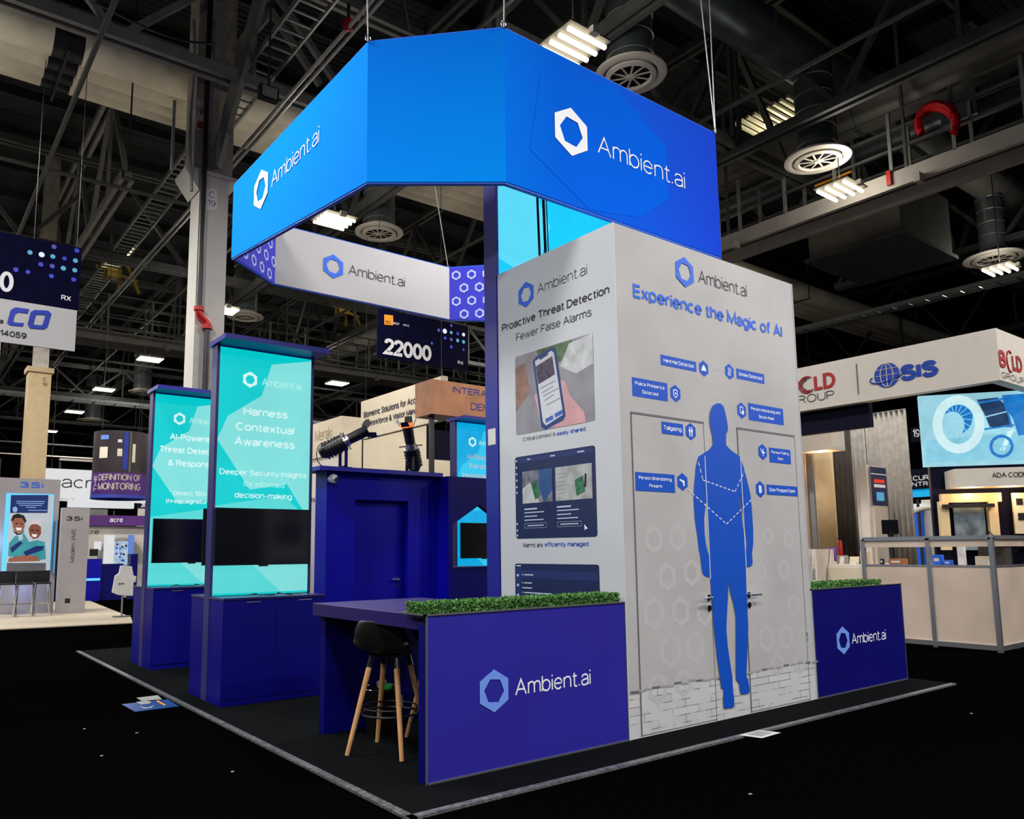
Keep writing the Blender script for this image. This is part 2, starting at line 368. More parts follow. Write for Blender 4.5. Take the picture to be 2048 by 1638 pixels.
def poly_px(pts, lift, th=.001, **fr):
    a, u, n = frame_of(**fr); return [at(*p, **a)+n*lift for p in pts], n*th
def flat(parent, name, m, pts, lift=.003, **fr):
    """flat printed shape; concave outlines are triangulated"""
    ps, _ = poly_px(pts, lift, **fr)
    return flat3(parent, name, m, ps)
def flat3(parent, name, m, ps):
    off = OFF.get(parent.name, Vector((0, 0, 0)))
    bm = bmesh.new(); vs = [bm.verts.new(Vector(p)-off) for p in ps]; f = bm.faces.new(vs); f.normal_update()
    bmesh.ops.triangulate(bm, faces=[f]); me = bpy.data.meshes.new(name); bm.to_mesh(me); bm.free()
    me.materials.append(M[m] if isinstance(m, str) else m)
    o = bpy.data.objects.new(name, me); COL.objects.link(o); o.parent = parent; OFF[o.name] = off
    return o
def rect3(c0, c1, u):
    """axis-aligned rect on a vertical wall from 3-D corner c0 to c1"""
    du = u*((c1-c0).dot(u)); z = Vector((0, 0, c1.z-c0.z))
    return [c0, c0+du, c0+du+z, c0+z]
def rflat(parent, name, m, tl, br, lift=.003, rr=0, **fr):
    a, u, n = frame_of(**fr); A, B = at(*tl, **a)+n*lift, at(*br, **a)+n*lift
    pts = rect3(A, B, u)
    if rr:
        out = []
        for i in range(4):
            p, q, s_ = pts[i-1], pts[i], pts[(i+1) % 4]; d1 = (p-q).normalized()*rr; d2 = (s_-q).normalized()*rr
            out += [q+d1, q+d1*.3+d2*.3*1, q+d2]
        pts = out
    return flat3(parent, name, m, pts)
# ================================================================== the hall
struct(MB().box(-34, 70, -34, 90, -.3, 0), 'floor', 'floor_black')
CZ = 14.2
m = M['deck']; nt = m.node_tree
w_ = nt.nodes.new('ShaderNodeTexWave'); w_.inputs['Scale'].default_value = 1.6; w_.bands_direction = 'Y'
tc_ = nt.nodes.new('ShaderNodeTexCoord'); nt.links.new(tc_.outputs['Object'], w_.inputs['Vector'])
bp_ = nt.nodes.new('ShaderNodeBump'); bp_.inputs['Distance'].default_value = .05; bp_.inputs['Strength'].default_value = .8
nt.links.new(w_.outputs['Fac'], bp_.inputs['Height']); nt.links.new(bp_.outputs[0], nt.nodes['Principled BSDF'].inputs['Normal'])
struct(MB().box(-30, 68, -14, 88, CZ, CZ+.2), 'ceiling', 'deck')
struct(MB().box(-30, 68, 88, 88.3, 0, CZ), 'wall_back', 'steel_dark')
struct(MB().box(68, 68.3, -14, 88, 0, CZ), 'wall_right', 'steel_dark')
struct(MB().box(-30.3, -30, -14, 88, 0, CZ), 'wall_left', 'steel_dark')
# ================================================================== the booth
TW, TD, TH = 2.667, 1.554, 4.2
BX0, BX1, BY0, BY1 = -2.254, 4.62, -.432, 9.05
bc = thing('booth_carpet', 'black booth carpet with a grey tape edge under the blue and white stand', 'carpet')
MB().box(BX0, BX1, BY0, BY1, 0, .012).build('pile', 'carpet', bc)
MB().box(BX0-.03, BX1, BY0-.035, BY0+.02, .0, .016).build('edge_tape', 'tape', bc)
MB().box(BX0-.035, BX0+.02, BY0-.035, BY1, .0, .016).build('edge_tape', 'tape', bc)
F0 = .012
# ---- white tower
tw = thing('graphic_tower', 'tall white square tower printed with a blue man and detection tags', 'tower')
MB().box(0, TW, .02, TD, F0, TH).build('core', 'white_glow_tint', tw)
for q_ in ((-.006, .006, -.006, .006), (-.006, .0, TD-.01, TD), (TW-.004, TW+.004, -.006, .0)): MB().box(*q_, F0, TH).build('corner_trim', 'white_glow_tint', tw)
# printed front face: concrete above, pale brick below
pm = bpy.data.materials.new('front_print'); pm.use_nodes = True; nt = pm.node_tree; pb = nt.nodes['Principled BSDF']
g_ = nt.nodes.new('ShaderNodeNewGeometry'); sx_ = nt.nodes.new('ShaderNodeSeparateXYZ'); nt.links.new(g_.outputs['Position'], sx_.inputs[0])
cx_ = nt.nodes.new('ShaderNodeCombineXYZ'); nt.links.new(sx_.outputs[0], cx_.inputs[0]); nt.links.new(sx_.outputs[2], cx_.inputs[1])
br = nt.nodes.new('ShaderNodeTexBrick'); nt.links.new(cx_.outputs[0], br.inputs['Vector'])
br.inputs['Color1'].default_value = (.50, .50, .52, 1); br.inputs['Color2'].default_value = (.58, .58, .60, 1)
br.inputs['Mortar'].default_value = (.16, .16, .17, 1); br.inputs['Scale'].default_value = 1; br.inputs['Mortar Size'].default_value = .004
br.inputs['Brick Width'].default_value = .34; br.inputs['Row Height'].default_value = .062; br.inputs['Mortar Smooth'].default_value = .4
no = nt.nodes.new('ShaderNodeTexNoise'); no.inputs['Scale'].default_value = 5; nt.links.new(cx_.outputs[0], no.inputs['Vector'])
rp = nt.nodes.new('ShaderNodeValToRGB'); rp.color_ramp.elements[0].position = .44; rp.color_ramp.elements[1].position = .56; nt.links.new(no.outputs['Fac'], rp.inputs[0])
mxb = nt.nodes.new('ShaderNodeMixRGB'); mxb.inputs[1].default_value = (.55, .55, .57, 1); nt.links.new(rp.outputs[0], mxb.inputs[0]); nt.links.new(br.outputs['Color'], mxb.inputs[2])
n2 = nt.nodes.new('ShaderNodeTexNoise'); n2.inputs['Scale'].default_value = 1.3; n2.inputs['Detail'].default_value = 6; nt.links.new(cx_.outputs[0], n2.inputs['Vector'])
r2 = nt.nodes.new('ShaderNodeValToRGB'); r2.color_ramp.elements[0].color = (.40, .392, .402, 1); r2.color_ramp.elements[1].color = (.47, .468, .475, 1)
r2.color_ramp.elements[0].position = .3; r2.color_ramp.elements[1].position = .65; nt.links.new(n2.outputs['Fac'], r2.inputs[0])
mr = nt.nodes.new('ShaderNodeMapRange'); nt.links.new(sx_.outputs[2], mr.inputs['Value'])
mr.inputs['From Min'].default_value = .355; mr.inputs['From Max'].default_value = .375
mx = nt.nodes.new('ShaderNodeMixRGB'); nt.links.new(mr.outputs[0], mx.inputs[0]); nt.links.new(mxb.outputs[0], mx.inputs[1]); nt.links.new(r2.outputs[0], mx.inputs[2])
nt.links.new(mx.outputs[0], pb.inputs['Base Color']); pb.inputs['Roughness'].default_value = .55; pb.inputs['Specular IOR Level'].default_value = .3
MB().box(0, TW, 0, .02, F0, TH).build('front_graphic', pm, tw)
# doors printed over, slightly proud, with dark gaps
def door(x0, x1, z1, hx, side):
    d = MB().box(x0, x1, -.006, 0, F0+.02, z1).build('door', pm, tw)
    g = MB(); t = .007
    g.box(x0-t, x0, -.0075, 0, F0+.01, z1+t); g.box(x1, x1+t, -.0075, 0, F0+.01, z1+t); g.box(x0-t, x1+t, -.0085, 0, z1, z1+.018)
    g.build('door_gap', 'seam', d)
    h = MB().cyl((hx, -.006, 1.055), (hx, -.014, 1.055), .027, n=16).cyl((hx, -.006, .965), (hx, -.014, .965), .027, n=16)
    h.cyl((hx, -.014, 1.055), (hx, -.06, 1.055), .010).cyl((hx, -.055, 1.055), (hx+side*.13, -.055, 1.055), .009)
    h.build('lever_handle', 'chrome', d, smooth=True)
    MB().box(hx-.004, hx+.004, -.016, -.0135, .95, .975).build('keyhole', 'black', d)
A = lambda a, b: at(a, b, y=0)
dl0, dl1 = at(1262, 827, y=0), at(1405, 848, y=0); dr0, dr1 = at(1474, 858, y=0), at(1587, 875, y=0)
hl, hr = at(1413, 1190, y=0), at(1499, 1183, y=0)
door(dl0.x, dl1.x, (dl0.z+dl1.z)/2, dl1.x-.035, -1)
door(dr0.x, dr1.x, (dr0.z+dr1.z)/2, dr0.x+.035, 1)
print('doors', dl0, dl1, dr0, dr1, hl, hr)
# faint hexagon outlines in the print
for (a, b, r) in ((240,310,.12),(390,300,.12),(325,545,.12),(480,520,.12),(240,775,.14),(410,765,.13),(560,770,.12),(345,1010,.15),(500,990,.14),(265,1250,.13),(430,1215,.12),(915,510,.10),(1060,500,.10),(950,935,.13),(1075,925,.13),(1020,1100,.11),(1160,1090,.11),(1190,930,.12),(1120,725,.11),(1090,310,.09),(960,290,.09)):
    c = at(1230+a/3.15, 980+b/3.15, y=0)+Vector((0, -.0064, 0)); u = Vector((1, 0, 0))
    MB().ring(hexpts(c, r, u, 90), hexpts(c, r*.62, u, 84), (0, -.0001, 0)).build('hexagon_print', 'hex_faint', tw)
# ground line of the print
for k in range(26):
    a = at(1259+k*14.6, 1392-k*2.5+random.uniform(-2, 2), y=0); z = .37+random.uniform(-.01, .012)
    if k in (13, 14, 15): continue
    flat3(tw, 'ground_line', 'seam_soft' if k % 3 else 'seam', [Vector((a.x, -.0088, z)), Vector((a.x+.09, -.0088, z-.003)), Vector((a.x+.10, -.0088, z+.012)), Vector((a.x+.01, -.0088, z+.016))])
# silhouette
P3 = lambda L: [(1230+a/3.149, 480+b/3.149) for a, b in L]
P4 = lambda L: [(1230+a/3.15, 980+b/3.15) for a, b in L]
body = P3([(640,1028),(612,1042),(597,1080),(592,1130),(598,1180),(610,1232),(613,1285),(592,1318),(520,1365),(500,1450),(560,1500)])+P4([(566,40),(578,120),(582,250),(590,400),(594,550),(605,700),(612,800),(625,920),(640,1050),(655,1160),(666,1248),(680,1250),(678,1330),(682,1375),(745,1368),(747,1330),(737,1240),(735,1180),(722,1100),(705,980),(697,880),(700,790),(708,650),(709,568),(722,640),(740,700),(757,790),(758,900),(758,1040),(758,1190),(778,1215),(785,1270),(795,1285),(842,1278),(843,1255),(836,1205),(822,1165),(825,1100),(830,980),(835,860),(830,750),(822,600),(820,490),(818,360),(805,250),(788,150),(778,40)])+P3([(790,1500),(800,1430),(782,1365),(722,1322),(694,1290),(695,1222),(706,1200),(705,1165),(693,1100),(680,1050),(662,1032)])
sil = flat(tw, 'man_silhouette', 'print_blue', body, lift=.009, y=0)
larm = P3([(520,1365),(505,1420),(492,1560)])+P4([(490,60),(497,180),(515,300),(524,385),(530,400),(535,450),(545,520),(558,540),(590,552),(594,500),(588,420),(578,385),(568,340),(560,280),(557,180),(570,60),(580,0)])+P3([(590,1420)])
flat(tw, 'silhouette_arm', 'print_blue', larm, lift=.0092, y=0)
rarm = P3([(782,1365),(805,1430),(835,1545)])+P4([(850,40),(858,130),(866,260),(866,340),(858,400),(862,460),(855,480),(825,488),(818,400),(824,345),(818,280),(806,180),(786,60),(778,0)])+P3([(760,1440)])
flat(tw, 'silhouette_arm', 'print_blue', rarm, lift=.0092, y=0)
for L, w in ((P4([(583,560),(590,250)])+P3([(560,1360)]), .009), (P4([(823,560),(806,200)])+P3([(782,1370)]), .009)):
    ps = [at(*p, y=0)+Vector((0, -.0098, 0)) for p in L]; x = sum(p.x for p in ps)/3
    flat3(tw, 'door_seam', 'seam_white', [Vector((x, -.0098, ps[0].z)), Vector((x+w, -.0098, ps[0].z)), Vector((x+w, -.0098, ps[-1].z)), Vector((x, -.0098, ps[-1].z))])
# dashed chevrons on the chest and faint dashed guides
def dashes(L, m, w, dash, gap, lift=.0100):
    mb = MB()
    for (p, q) in zip(L[:-1], L[1:]):
        a, b = at(*p, y=0), at(*q, y=0); a.y = b.y = -lift; d = (b-a); n = d.length; d.normalize(); t = 0; s_ = Vector((-d.z, 0, d.x))*w/2
        while t < n:
            e = min(t+dash, n); mb.slab([a+d*t-s_, a+d*e-s_, a+d*e+s_, a+d*t+s_], (0, -.0001, 0)); t += dash+gap
    return mb.build('dashed_line', m, tw)
dashes(P3([(520,1400),(548,1512),(750,1585),(808,1460)]), 'logo_white', .010, .035, .025)
dashes(P4([(455,-2),(697,215),(855,60)]), 'logo_white', .010, .035, .025)
for L in ([(380,1170),(392,1480)],[(460,915),(530,870),(700,770)],[(530,1080),(560,1010),(600,965),(660,1000)],[(600,812),(690,830)],[(850,1250),(830,1180)],[(930,1390),(935,1520)],[(790,990),(850,970)]):
    dashes(P3(L), 'hex_faint', .008, .03, .02, .0066 if L[0][1] > 1160 else .0008)
# tags
def tag_print(tl, br_, lines, hx, hh, icon):
    LB = .001 if tl[1] < 1060 else .009
    rflat(tw, 'tag_print', 'print_blue', P3([tl])[0], P3([br_])[0], lift=LB, y=0)
    A0, A1 = at(*P3([tl])[0], y=0), at(*P3([br_])[0], y=0); u = Vector((1, 0, 0)); n = Vector((0, -1, 0))
    Wd = A1.x-A0.x; Ht = A0.z-A1.z; k = len(lines); lh = Ht/(k+.35); mxl = max(len(s) for s in lines)
    for i, s in enumerate(lines):
        zc = A0.z-Ht*.5-(i-(k-1)/2)*lh*.95; h = lh*.44 if k > 1 else Ht*.36
        w = Wd*.84*min(1, len(s)/mxl) if k > 1 else Wd*.84
        text_at(tw, s, Vector((A0.x+Wd/2, 0, zc-h*.45)), w, h, u, n, 'logo_bright', bold=.012, lift=LB+.0006, align='C')
    c = at(*P3([hx])[0], y=0)+n*(LB-.0005); r = abs(at(*P3([(hx[0], hx[1]-hh)])[0], y=0).z-c.z)
    MB().slab(hexpts(c, r, u, 90), n*.0005).build('hexagon_badge', 'print_blue', tw)
    q = lambda *L: flat3(tw, 'badge_icon', 'logo_bright', [c+n*.0012+u*(a*r)+Vector((0, 0, b*r)) for a, b in L])
    if icon == 'hat':
        q((-.5, -.28), (.5, -.28), (.5, -.18), (.4, -.18), (.36, .1), (.14, .32), (.1, .42), (-.1, .42), (-.14, .32), (-.36, .1), (-.4, -.18), (-.5, -.18))
    if icon == 'smoke':
        for dx in (-.24, 0, .24): q((dx-.05, -.5), (dx+.05, -.5), (dx-.03, -.2), (dx+.1, .1), (dx+.02, .5), (dx-.06, .5), (dx+.02, .1), (dx-.12, -.2))
    if icon == 'shield':
        q((0, -.55), (.35, -.25), (.4, .38), (0, .5), (-.4, .38), (-.35, -.25))
        i = flat3(tw, 'badge_icon', 'print_blue', [c+n*.0018+u*(a*r)+Vector((0, 0, b*r)) for a, b in ((0, -.42), (.25, -.18), (.29, .28), (0, .38), (-.29, .28), (-.25, -.18))])
        st = [(math.cos(math.radians(90+36*k))*(.2 if k % 2 == 0 else .09), math.sin(math.radians(90+36*k))*(.2 if k % 2 == 0 else .09)) for k in range(10)]
        flat3(tw, 'badge_icon', 'logo_bright', [c+n*.0024+u*(a*r)+Vector((0, 0, b*r)) for a, b in st])
    if icon == 'two':
        for dx in (-.2, .2):
            q(*[(dx+.1*math.cos(t*.785), .42+.11*math.sin(t*.785)) for t in range(8)])
            q((dx-.07, -.6), (dx+.07, -.6), (dx+.1, -.1), (dx+.17, 0), (dx+.15, .26), (dx-.15, .26), (dx-.17, 0), (dx-.1, -.1))
    if icon == 'hand':
        q((-.35, -.3), (.1, -.4), (.12, -.3), (-.25, -.22), (-.25, .42), (.2, .36), (.2, .1), (.3, .1), (.3, .46), (-.35, .52))
        q((.02, -.1), (.22, .1), (.45, -.02), (.42, -.38), (.2, -.5), (.05, -.32))
    if icon == 'fall':
        q((-.5, .38), (-.4, .42), (-.1, .05), (.12, .42), (.2, .38), (.12, .02), (.5, -.05), (.5, -.14), (.15, -.18), (.1, -.55), (0, -.52), (-.02, -.18), (-.2, -.1))
    if icon == 'door':
        q((-.28, -.42), (.05, -.5), (.05, .5), (-.28, .42)); q((.1, -.38), (.26, -.38), (.26, .4), (.1, .4))
    if icon == 'gun':
        q((-.5, .3), (.3, .12), (.36, -.02), (.3, -.5), (.08, -.46), (.08, -.1), (-.12, -.08), (-.14, .04), (-.5, .12))
tag_print((285,720),(513,832),['Hard Hat Detected'],(558,810),51,'hat')
tag_print((105,862),(333,1018),['Police Presence','Detected'],(380,967),55,'shield')
tag_print((288,1143),(425,1235),['Tailgating'],(472,1207),54,'two')
tag_print((122,1460),(374,1592),['Person Brandishing','Firearm'],(420,1523),56,'gun')
tag_print((762,808),(941,908),['Smoke Detected'],(720,830),50,'smoke')
tag_print((836,1025),(1063,1168),['Person Interacting with','Secure Asset'],(797,1075),52,'hand')
tag_print((965,1307),(1104,1413),['Person Falling','Down'],(925,1335),50,'fall')
tag_print((949,1540),(1146,1615),['Door Propped Open'],(910,1570),52,'door')
logo_px(tw, P3([(437,203)])[0], 480+109/3.149, 'logo_blue', y=0)
text_px(tw, 'Ambient.ai', *P3([(525,268),(830,360),(545,195)]), 'text_dark', bold=-.012, y=0)
text_px(tw, 'Experience the Magic of AI', *P3([(112,360),(1054,618),(112,272)]), 'logo_blue', bold=.024, y=0)
# left face
Q1 = lambda L: [(990+a/3.9, 440+b/3.9) for a, b in L]
Q2 = lambda L: [(990+a/4.428, 850+b/4.428) for a, b in L]
MB().box(-.004, 0, 0.0, TD, F0, TH).build('side_graphic', 'white_glow_tint', tw)
logo_px(tw, (1052.8, 589.2), 563.6, 'logo_blue', lift=.006, x=0)
text_px(tw, 'Ambient.ai', *Q1([(333,578),(722,425),(358,490)]), 'text_dark', bold=-.012, lift=.006, x=0)
text_px(tw, 'Proactive Threat Detection', *Q1([(57,875),(897,575),(57,815)]), 'text_dark', bold=.018, lift=.006, x=0)
text_px(tw, 'Fewer False Alarms', *Q1([(167,948),(757,750),(167,888)]), 'text_dark', lift=.006, x=0)
text_px(tw, 'Critical context is', *Q2([(250,148),(540,95),(250,112)]), 'text_dark', lift=.006, x=0)
text_px(tw, 'easily shared', *Q2([(552,95),(807,52),(552,58)]), 'text_blue', bold=.015, lift=.006, x=0)
text_px(tw, 'Alarms are', *Q2([(250,1085),(430,1080),(250,1045)]), 'text_dark', lift=.006, x=0)
text_px(tw, 'efficiently managed', *Q2([(445,1080),(833,1072),(445,1040)]), 'text_blue', bold=.015, lift=.006, x=0)
# photo print: a hand holding a phone
mk('ph_road', '8a8892', var=.15, scale=4); mk('ph_brown', '8a6a60', var=.3, scale=9); mk('ph_green', '50684c', var=.4, scale=12); mk('ph_pale', 'b8bcc0', var=.2, scale=9)
mk('ph_case', '1f3f78', var=.1); mk('ph_scr', 'c8ccd4', var=.03); mk('ph_shot', '4a4258', var=.5, scale=30); mk('ph_btn', '3f62b4', var=0); mk('ph_skin', 'c99aa0', var=.08); mk('ph_grey', '8d919c', var=0)
rflat(tw, 'photo_print', 'ph_road', (1031,714.4), (1191,841), lift=.006, rr=.02, x=0)
a0 = at(1031, 714.4, x=0); a1 = at(1191, 841, x=0)
def uvx(name, m, L, l, A0=a0, A1=a1, pr_=None):
    """points in 0..1 of the print, v measured down"""
    u = Vector((0, -1, 0)); w = (A1-A0).dot(u); h = A0.z-A1.z
    return flat3(pr_ or tw, name, m, [Vector((-l, A0.y, A0.z))+u*(w*a)-Vector((0, 0, h*b)) for a, b in L])
uvx('photo_print', 'ph_brown', [(.0,.15),(.14,.1),(.2,.5),(.0,.7)], .007)
uvx('photo_print', 'ph_green', [(.3,.0),(.75,.0),(.8,.16),(.55,.24),(.35,.16)], .007)
uvx('photo_print', 'ph_pale', [(.72,.04),(1,.0),(1,.35),(.8,.42),(.6,.28)], .0072)
uvx('photo_print', 'ph_skin', [(.26,.55),(.33,.52),(.42,.98),(.62,1),(.9,1),(.88,.88),(.72,.66),(.66,.48),(.6,.44),(.62,.9),(.4,.95),(.32,.8)], .0075)
uvx('photo_print', 'ph_case', [(.25,.12),(.29,.08),(.50,.02),(.55,.05),(.56,.1),(.66,.88),(.63,.93),(.40,1.0),(.35,.96)], .008)
uvx('photo_print', 'ph_scr', [(.28,.13),(.50,.06),(.53,.10),(.63,.86),(.41,.95),(.37,.9)], .0085)
uvx('photo_print', 'ph_shot', [(.29,.2),(.51,.13),(.54,.36),(.32,.43)], .009)
uvx('photo_print', 'ph_case', [(.34,.1),(.46,.065),(.455,.10),(.35,.135)], .009)
for i, (t, w) in enumerate(((.48,.2),(.54,.16),(.58,.2),(.64,.12),(.7,.18))):
    uvx('photo_print', 'ph_grey', [(.34+.02*i,t),(.34+.02*i+w,t-.05),(.34+.02*i+w,t-.035),(.34+.02*i,t+.015)], .009)
uvx('photo_print', 'ph_btn', [(.40,.87),(.50,.84),(.51,.89),(.41,.92)], .009); uvx('photo_print', 'ph_btn', [(.52,.83),(.62,.80),(.63,.85),(.53,.88)], .009)
# dashboard print
mk('db', '13224f', var=.05); mk('db2', '1d2f66', var=.05); mk('db_w', 'b9c4dc', var=0); mk('cam1', '6f7080', var=.5, scale=14); mk('cam2', '9fa3a4', var=.25, scale=9); mk('camg', '2f6a4c', var=.5, scale=30); mk('camb', '2a4f86', var=.2)
b0 = Vector((0, at(1031, 914, x=0).y, (at(1031, 914, x=0).z+at(1194, 891, x=0).z)/2)); b1 = Vector((0, at(1196, 1074, x=0).y, (at(1031, 1078, x=0).z+at(1196, 1073, x=0).z)/2))
def U2(m, L, l=.008): return uvx('screen_print', m, L, l, b0, b1)
U2('db', [(0,.02),(.02,0),(.98,0),(1,.02),(1,.98),(.98,1),(.02,1),(0,.98)], .006)
U2('db2', [(.05,.02),(.98,.02),(.98,.08),(.05,.08)], .007)
U2('cam1', [(.1,.19),(.49,.19),(.49,.58),(.1,.58)]); U2('cam2', [(.53,.19),(.96,.19),(.96,.58),(.53,.58)])
U2('camb', [(.32,.19),(.49,.19),(.49,.45),(.38,.58),(.32,.4)], .009); U2('camg', [(.22,.36),(.3,.3),(.33,.5),(.27,.55)], .009); U2('ph_pale', [(.1,.4),(.2,.33),(.33,.58),(.1,.58)], .0088)
U2('camg', [(.76,.36),(.86,.32),(.88,.5),(.78,.54)], .009); U2('black', [(.88,.3),(.9,.3),(.89,.45),(.87,.45)], .009)
for k in range(6): U2('ph_grey', [(.56,.27+k*.045),(.64,.26+k*.045),(.64,.27+k*.045),(.56,.28+k*.045)], .009)
for c0 in (.12, .54):
    for i, (w, h) in enumerate(((.17,.018),(.26,.012),(.17,.012),(.25,.012))):
        t = .64+i*.045; U2('db_w', [(c0,t),(c0+w,t),(c0+w,t+h),(c0,t+h)])
    for (x0_, y0_, x1_, y1_) in ((0,.82,.29,.823),(0,.875,.29,.878),(0,.82,.004,.878),(.286,.82,.29,.878),(.04,.842,.25,.854)):
        U2('db_w' if y1_-y0_ < .02 else 'ph_grey', [(c0+x0_,y0_),(c0+x1_,y0_),(c0+x1_,y1_),(c0+x0_,y1_)])
for t in (.05,.13,.21,.29,.37,.44,.82,.9,.96): U2('db_w', [(.012,t-.012),(.03,t-.012),(.03,t+.012),(.012,t+.012)])
for c0, w in ((.17,.04),(.47,.06),(.8,.08)): U2('db_w', [(c0,.04),(c0+w,.04),(c0+w,.055),(c0,.055)])
U2('logo_bright', [(.86,.86),(.90,.91),(.875,.91),(.865,.93)], .0095)
c0_ = Vector((0, at(1031, 1127, x=0).y, at(1031, 1127, x=0).z)); c1_ = Vector((0, at(1199, 1126, x=0).y, c0_.z-.56))
def U3(m, L, l=.008): return uvx('screen_print', m, L, l, c0_, c1_)
U3('db', [(0,.02),(.02,0),(.98,0),(1,.02),(1,1),(0,1)], .006); U3('db2', [(0,.06),(.08,.06),(.08,1),(0,1)], .007)
U3('db2', [(.08,.11),(.99,.11),(.99,.24),(.08,.24)], .007); U3('db2', [(.08,.53),(.99,.53),(.99,.60),(.08,.60)], .007)
for t, x_, w in ((.17,.12,.12),(.30,.12,.1),(.38,.1,.12),(.455,.12,.34),(.54,.12,.28),(.63,.12,.13),(.72,.12,.16),(.81,.12,.2)):
    U3('db_w', [(x_,t),(x_+w,t),(x_+w,t+.018),(x_,t+.018)]); U3('db_w', [(.095,t-.005),(.105,t-.005),(.105,t+.02),(.095,t+.02)])
for t in (.17,.33,.49,.65,.81): U3('db_w', [(.025,t),(.05,t),(.05,t+.04),(.025,t+.04)])
U3('db_w', [(.02,.025),(.08,.025),(.08,.045),(.02,.045)])
# ---- tall blue tower behind with its lit cyan face
mk('teal', (.0, .58, .94), emit=1.0, var=.10, scale=1.2)
mk('teal_light', (.10, .68, .92), emit=1.0, var=.05, scale=1.2)
mk('k_teal', (.0, .60, .62), emit=.95, var=.06, scale=1.5); mk('k_pale', (.22, .74, .72), emit=.95, var=.05, scale=1.5); mk('k_mid', (.10, .68, .68), emit=.95, var=.05, scale=1.5)
mk('k_text', (.62, .86, .85), emit=1.0, var=0); mk('k_text_soft', (.42, .82, .80), emit=1.0, var=0)
mk('k3_cyan', (.0, .42, .80), emit=.9, var=.08); mk('k3_pale', (.03, .60, .90), emit=.9, var=.05)
tb = thing('lightbox_tower', 'tall blue tower with a glowing cyan face rising behind the white tower', 'tower', (0, 1.57, 0))
MB().box(-.015, .02, 1.565, 1.76, F0, 5.42).box(.02, 2.6, 1.62, 1.76, F0, 5.42).box(2.6, 2.64, 1.565, 1.76, F0, 5.42).box(0, 2.62, 1.565, 1.76, 5.40, 5.45).build('frame', 'blue_frame', tb)
MB().box(.02, 2.6, 1.585, 1.62, 4.0, 5.40).build('lit_face', 'teal', tb)
flat3(tb, 'lit_face', 'teal_light', [Vector((.02, 1.584, 4.4)), Vector((.5, 1.584, 4.25)), Vector((.75, 1.584, 4.9)), Vector((.45, 1.584, 5.35)), Vector((.02, 1.584, 5.3))])
for i, (px_, w) in enumerate(((1075, .012), (1087, .014), (1093, .006))):
    a = at(px_-6, 380, y=1.15); b = at(px_+5, 520, y=1.15); dx = (b-a)
    a = Vector((a.x, 1.15, 6.15)); b = Vector((b.x, 1.15, TH))
    tag(MB().cyl(a, b, w, n=6).build('rigging_cable', 'navy' if i < 2 else 'steel_dark'), ('thick dark cable hanging before the cyan face, nearest the blue column', 'second dark cable hanging before the cyan face', 'thin grey cable hanging before the cyan face, farthest from the column')[i], 'cable')
st = tag(MB().box(-.0185, -.0155, 1.60, 1.72, 2.50, 2.66).build('wall_sticker', 'paper'), 'small white square sticker on the blue column edge', 'sticker')
# ---- planters
def hedge(x0, x1, y0, y1, z0, z1, lab, n):
    mb = MB(); mb.box(x0+.02, x1-.02, y0+.02, y1-.02, z0, z1-.04)
    o = None; vs = []; fs = []
    def leaves(cnt, seed):
        r = random.Random(seed); m2 = MB()
        for _ in range(cnt):
            face = r.random()
            x = r.uniform(x0, x1); y = r.uniform(y0, y1); z = r.uniform(z1-.05, z1)
            if face < .4: y = y0+r.uniform(-.015, .02); z = r.uniform(z0, z1)
            elif face < .5: x = x0+r.uniform(-.015, .02); z = r.uniform(z0, z1)
            c = Vector((x, y, z)); s_ = r.uniform(.007, .014)
            a = Vector((r.uniform(-1, 1), r.uniform(-1, 1), r.uniform(-.6, 1))).normalized(); b = a.orthogonal().normalized()
            b = (b*math.cos(r.random()*6)+a.cross(b)*math.sin(r.random()*6)).normalized()
            m2.add([c-a*s_, c+b*s_*.6, c+a*s_, c-b*s_*.6], [(0, 1, 2, 3)])
        return m2
    root = thing('hedge', lab, 'hedge', (x0, y0, z0))
    mb.build('backing', 'leaf', root, kind='stuff')
    leaves(n, 3).build('leaves', 'leaf', root, kind='stuff'); leaves(n, 4).build('leaves', 'leaf2', root, kind='stuff')
PH = 1.059
def planter(x0, x1, lab, lg, tx, m):
    t = thing('planter_box', lab, 'planter', (x0, 0, 0)); y1 = .30
    thin = x0 < 0
    (MB().box(x0, x1, .012, .09, F0, PH-.06).box(-.74, x1, .09, y1, F0, PH-.06) if thin else MB().box(x0, x1, .012, y1, F0, PH-.06)).build('body', 'blue_deep', t)
    MB().box(x0, x1, -.004, .012, F0+.008, PH).build('front_panel', m, t)
    tr = MB().box(x0-.006, x0+.006, -.009, -.003, F0, PH+.004).box(x0, x1, -.009, .01, F0, F0+.012).box(x1-.005, x1+.001, -.009, -.003, F0, PH)
    tr.box(x0-.02, x1, -.012, .01, PH, PH+.010).box(x0-.02, x0-.0, -.012, y1, PH, PH+.010).box(x0, x1, y1-.015, y1, PH-.0, PH+.010)
    tr.build('metal_trim', 'alu', t)
    MB().box(-.74 if x0 < 0 else x0, x1, .02, y1-.02, PH-.06, PH-.03).build('tray', 'black_matte', t)
    logo_px(t, *lg, 'logo_light', lift=.006, y=0)
    text_px(t, 'Ambient.ai', *tx, 'logo_bright', bold=-.004, lift=.006, y=0)
M['pl_left'] = mat('planter_blue_lit', (.022, .018, .30), .42, var=.10, scale=.8, spec=.35)  # purplish light falling on the left box is put into its blue
M['pl_right'] = mat('planter_blue_dark', (.0015, .001, .13), .42, var=.10, scale=.8, spec=.25)  # darker copy of the same planter blue
planter(-1.87, -.012, 'blue planter box left of the white tower, beside the bar stools', ((987.2,1381.3),1338.5), ((1029,1391.3),(1180.6,1369.4),(1038.4,1356.3)), 'pl_left')
